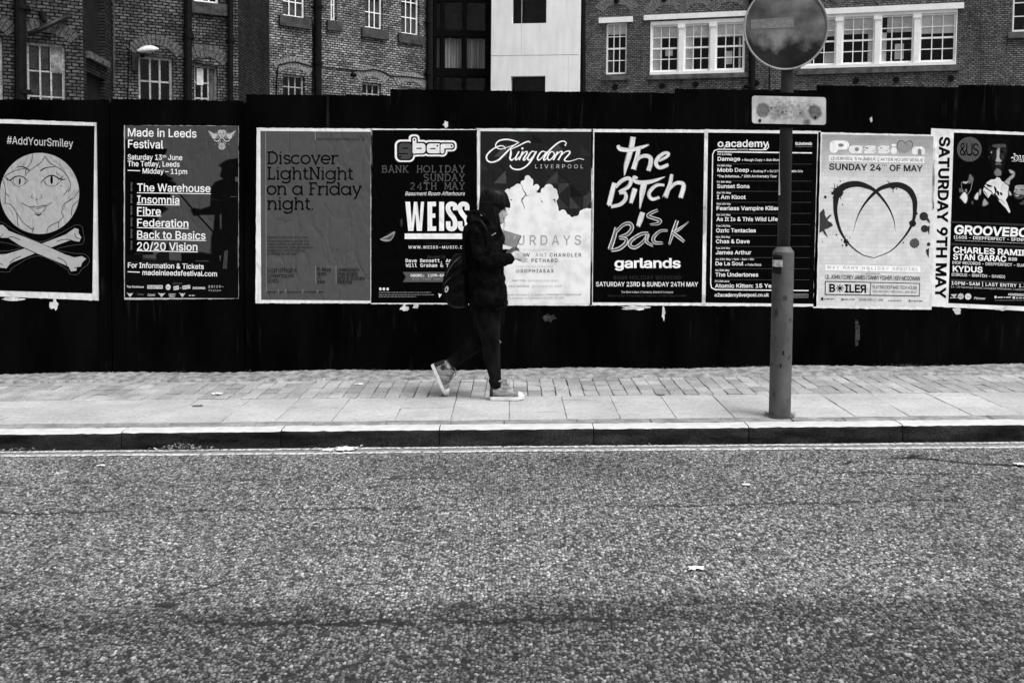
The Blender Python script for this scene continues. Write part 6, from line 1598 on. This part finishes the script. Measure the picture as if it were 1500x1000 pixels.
# hi-top shoes, built heel to toe, then set on each foot
def shoe(heel, toe, dy, patch):
    h = pw(heel[0], heel[1], dy); t = pw(toe[0], toe[1], dy)
    if not patch: h.z = gz(h.x) + .004; t.z = gz(t.x) + .004
    X = (t-h).normalized(); Z = Vector((-X.z, 0, X.x)); Y = Vector((0, 1, 0)); q = PXM
    def fr(s_, y, z): return h + X*s_*q + Y*y + Z*z*q
    st = [(0,9,.020),(1,19,.028),(4,25.5,.033),(9,27.5,.036),(15,29,.038),(20,31,.038),(23,30,.039),(25.5,24,.041),(29,18.5,.044),(34,13.6,.047),(39,11.4,.046),(44,10,.040),(47.4,7.6,.029),(49,4.6,.015)]
    def low(s_): return 2.8 + (max(0, s_-36)/13)**2*1.2
    m = MB(); rg = []
    for s_, top_, w_ in catmull(st, 2):
        z0 = low(s_); ring = []
        for k in range(16):
            a = math.pi*k/15; zz = max(0, math.sin(a))**.75; nar = 1 - .30*max(0, (z0 + (top_-z0)*zz - 9)/20)
            ring.append(fr(s_, w_*nar*math.copysign(abs(math.cos(a))**.55, math.cos(a)), z0 + (top_-z0)*zz))
        rg.append(ring)
    m.rings(rg)
    o = m.build('shoe', mcanvas, body, True)
    m = MB(); rg = []
    for s_, top_, w_ in catmull([(-.6,0,.014)] + [(a, b, c+.0035) for a, b, c in st[1:-1]] + [(50.2,0,.012)], 2):
        z0 = (max(0, s_-38)/12)**2*1.6; rg.append([fr(s_, y*w_, z) for y, z in ((-1,z0+.3),(-1.0,z0+2.0),(-.98,z0+4.6),(-.9,z0+5.0),(.9,z0+5.0),(.98,z0+4.6),(1,z0+2.0),(1,z0+.3),(.9,z0),(-.9,z0))])
    m.rings(rg); sole = m.build('sole', mrub, o, False)
    for p in sole.data.polygons: p.use_smooth = False
    m = MB(); rg = []
    for s_, top_, w_ in [(41,10.9,.0445),(43.5,10.4,.0415),(46,9.4,.036),(48.2,7.4,.027),(49.6,5.2,.014)]:
        rg.append([fr(s_, (w_+.001)*math.copysign(abs(math.cos(a))**.55, math.cos(a)), 3 + (top_-2.6)*max(0, math.sin(a))**.75) for a in (math.pi*k/13 for k in range(14))])
    m.rings(rg); m.build('toe_cap', mrub, o, True)
    mdk = mk('shoe_dark_trim', .03, var=.3)
    m = MB(); m.rings([[fr(s_, (w_*1.03)*math.copysign(abs(math.cos(a))**.55, math.cos(a)), 5 + tp*max(0, math.sin(a))**.75) for a in (math.pi*k/11 for k in range(12))] for s_, tp, w_ in ((-.4,8,.022),(.8,16,.0295),(4.6,17,.0345))]); m.build('heel_strip', mdk, o, True)
    m = MB()
    for k in range(6):
        s_ = 24.6 + k*1.9; z = 27 - k*2.3; w_ = .020
        m.tube([fr(s_-1.6, -w_-.006, z-2.4), fr(s_, -w_*.5, z+.3), fr(s_+.2, w_*.5, z+.3), fr(s_-1.6, w_+.006, z-2.4)], .0026, 6)
    m.tube([fr(23.5,-.012,30), fr(27,-.03,31.5), fr(27.5,-.034,28), fr(24,-.016,29)], .002, 6); m.tube([fr(23.5,-.010,30), fr(28,-.02,26.5), fr(29,-.028,22.5)], .002, 6)
    m.build('lace', mk('lace_dark' if patch else 'lace_pale', .06 if patch else .45, var=.2), o, True)
    if patch:
        m = MB(); n = 18; m.rings([[fr(9.2+3.5*math.cos(2*math.pi*k/n), yy, 15.6+3.5*math.sin(2*math.pi*k/n)) for k in range(n)] for yy in (-.0395, -.028)]); m.build('ankle_patch', mdk, o)
    m = MB(); m.rings([[fr(11.5+10.5*math.cos(2*math.pi*k/18), .036*math.sin(2*math.pi*k/18), zz+1.4*math.cos(2*math.pi*k/18)) for k in range(18)] for zz in (26.2, 28.6)]); m.build('collar', mdk if patch else mcanvas, o, True)
    return o
shoe((718,586.6), (768,586.6), -.08, False)
shoe((630.4,537.2), (650.6,582.4), .08, True)

# things she carries
m = MB()
slices(m, [(372.5,682,668,.05),(376,684,664,.09),(384,686,659.5,.125),(396,687,653.5,.145),(410,688,649,.152),(424,688,648.6,.152),(437,688,651.5,.15),(445,686,657,.135),(449.5,680,664,.09)], e=3)
limb(m, [(684,378,-.05,3.5,.03),(678,369,-.03,2.6,.025),(676,368,.03,2.6,.025),(684,378,.05,3.5,.03)], n=10)
for y in (392, 404, 418): limb(m, dense([(690-14,y-6,-.150,1.5,.008),(664,y+1,-.152,1.5,.008),(656,y+10,-.135,1.2,.006)], 3), n=8)
pack = fuse(m, 'backpack', mpack, None, .006, 2, .010)
tag(pack, 'black backpack with a pale oval badge, hanging low on the woman\'s back', 'backpack')
m = MB(); n = 20; c0 = pw(656, 421, -.146)
m.rings([[c0 + Vector((3.0*PXM*(.9*math.cos(2*math.pi*k/n)+.25*math.sin(2*math.pi*k/n)), yy + .05*max(0, -math.cos(2*math.pi*k/n))*.3, 4.6*PXM*math.sin(2*math.pi*k/n))) for k in range(n)] for yy in (-.010, .02)]); bd = m.build('badge', mk('badge_white', .55, var=.3, scale=60), pack)
m = MB(); m.rings([[c0 + Vector((1.1*PXM*math.cos(2*math.pi*k/n), yy, 2.0*PXM*math.sin(2*math.pi*k/n))) for k in range(n)] for yy in (-.0125, -.009)]); m.build('badge_mark', mdarkb := mk('badge_dark', .02), bd)
m = MB()
for P in ([(677,374,-.110),(668,381,-.140),(660,392,-.142),(655,402,-.132)],[(672,378,-.13),(664,386,-.143),(656,398,-.138)],[(662,404,-.158),(656,409,-.146),(652,416,-.124)]): m.tube([pw(*p) for p in catmull(P, 4)], .0016, 5)
m.build('zip', mk('zip_grey', .12, rough=.4), pack, True)
m = MB(); rg = []
for x, y, dd in catmull([(684,392,-.185),(681,366,-.200),(684,340,-.200),(692,325,-.190),(702,323,-.195),(710,330,-.215),(715,342,-.232),(714,356,-.243),(706,372,-.25),(694,386,-.22)], 5):
    p = pw(x, y, dd); rg.append([p + Vector((a*.006, bb*.008, a*.014)) for a, bb in ((-1,-1),(1,-1),(1,1),(-1,1))])
m.rings(rg); m.build('strap', mpack, pack, True)
# slim tablet clasped against her chest
m = MB(); q = [pw(738,337,-.028), pw(762.6,344.4,-.040), pw(754,362.6,-.046), pw(734,357,-.036)]
m.hexa([q[3], q[2], q[1], q[0]], (0, .010, 0)); tb = m.build('tablet', mk('tablet_shell', .25, rough=.35, spec=.35, var=.12, scale=5), None)
tag(tb, 'slim grey tablet case clasped against the woman\'s chest', 'tablet')
m = MB(); m.hexa([pw(754.1,362.8,-.047), pw(756.2,362.2,-.044), pw(764.2,345.2,-.038), pw(762.7,344.6,-.041)], (0, .013, 0)); m.build('edge', mk('tablet_edge', .05), tb)
m = MB(); m.hexa([pw(752.6,349.8,-.0475), pw(753.3,350,-.0475), pw(755.4,344.8,-.044), pw(754.8,344.5,-.044)], (0, .002, 0)); m.build('clasp', mk('clasp_white', .7), tb)
m = MB(); q = [pw(757.5,367.6,-.060), pw(771,370,-.076), pw(768,384.6,-.082), pw(757,380,-.066)]
m.hexa([q[3], q[2], q[1], q[0]], (0, .009, 0)); ph = m.build('phone', mk('phone_white', .52, rough=.35, var=.08), None)
tag(ph, 'small pale phone held in both of the woman\'s hands', 'phone')
m = MB(); m.rings([[pw(768.2+.8*math.cos(2*math.pi*k/12), 372.6+.8*math.sin(2*math.pi*k/12), -.0745+yy) for k in range(12)] for yy in (-.003, .001)]); m.build('lens', mk('lens_black', .01, rough=.2), ph)
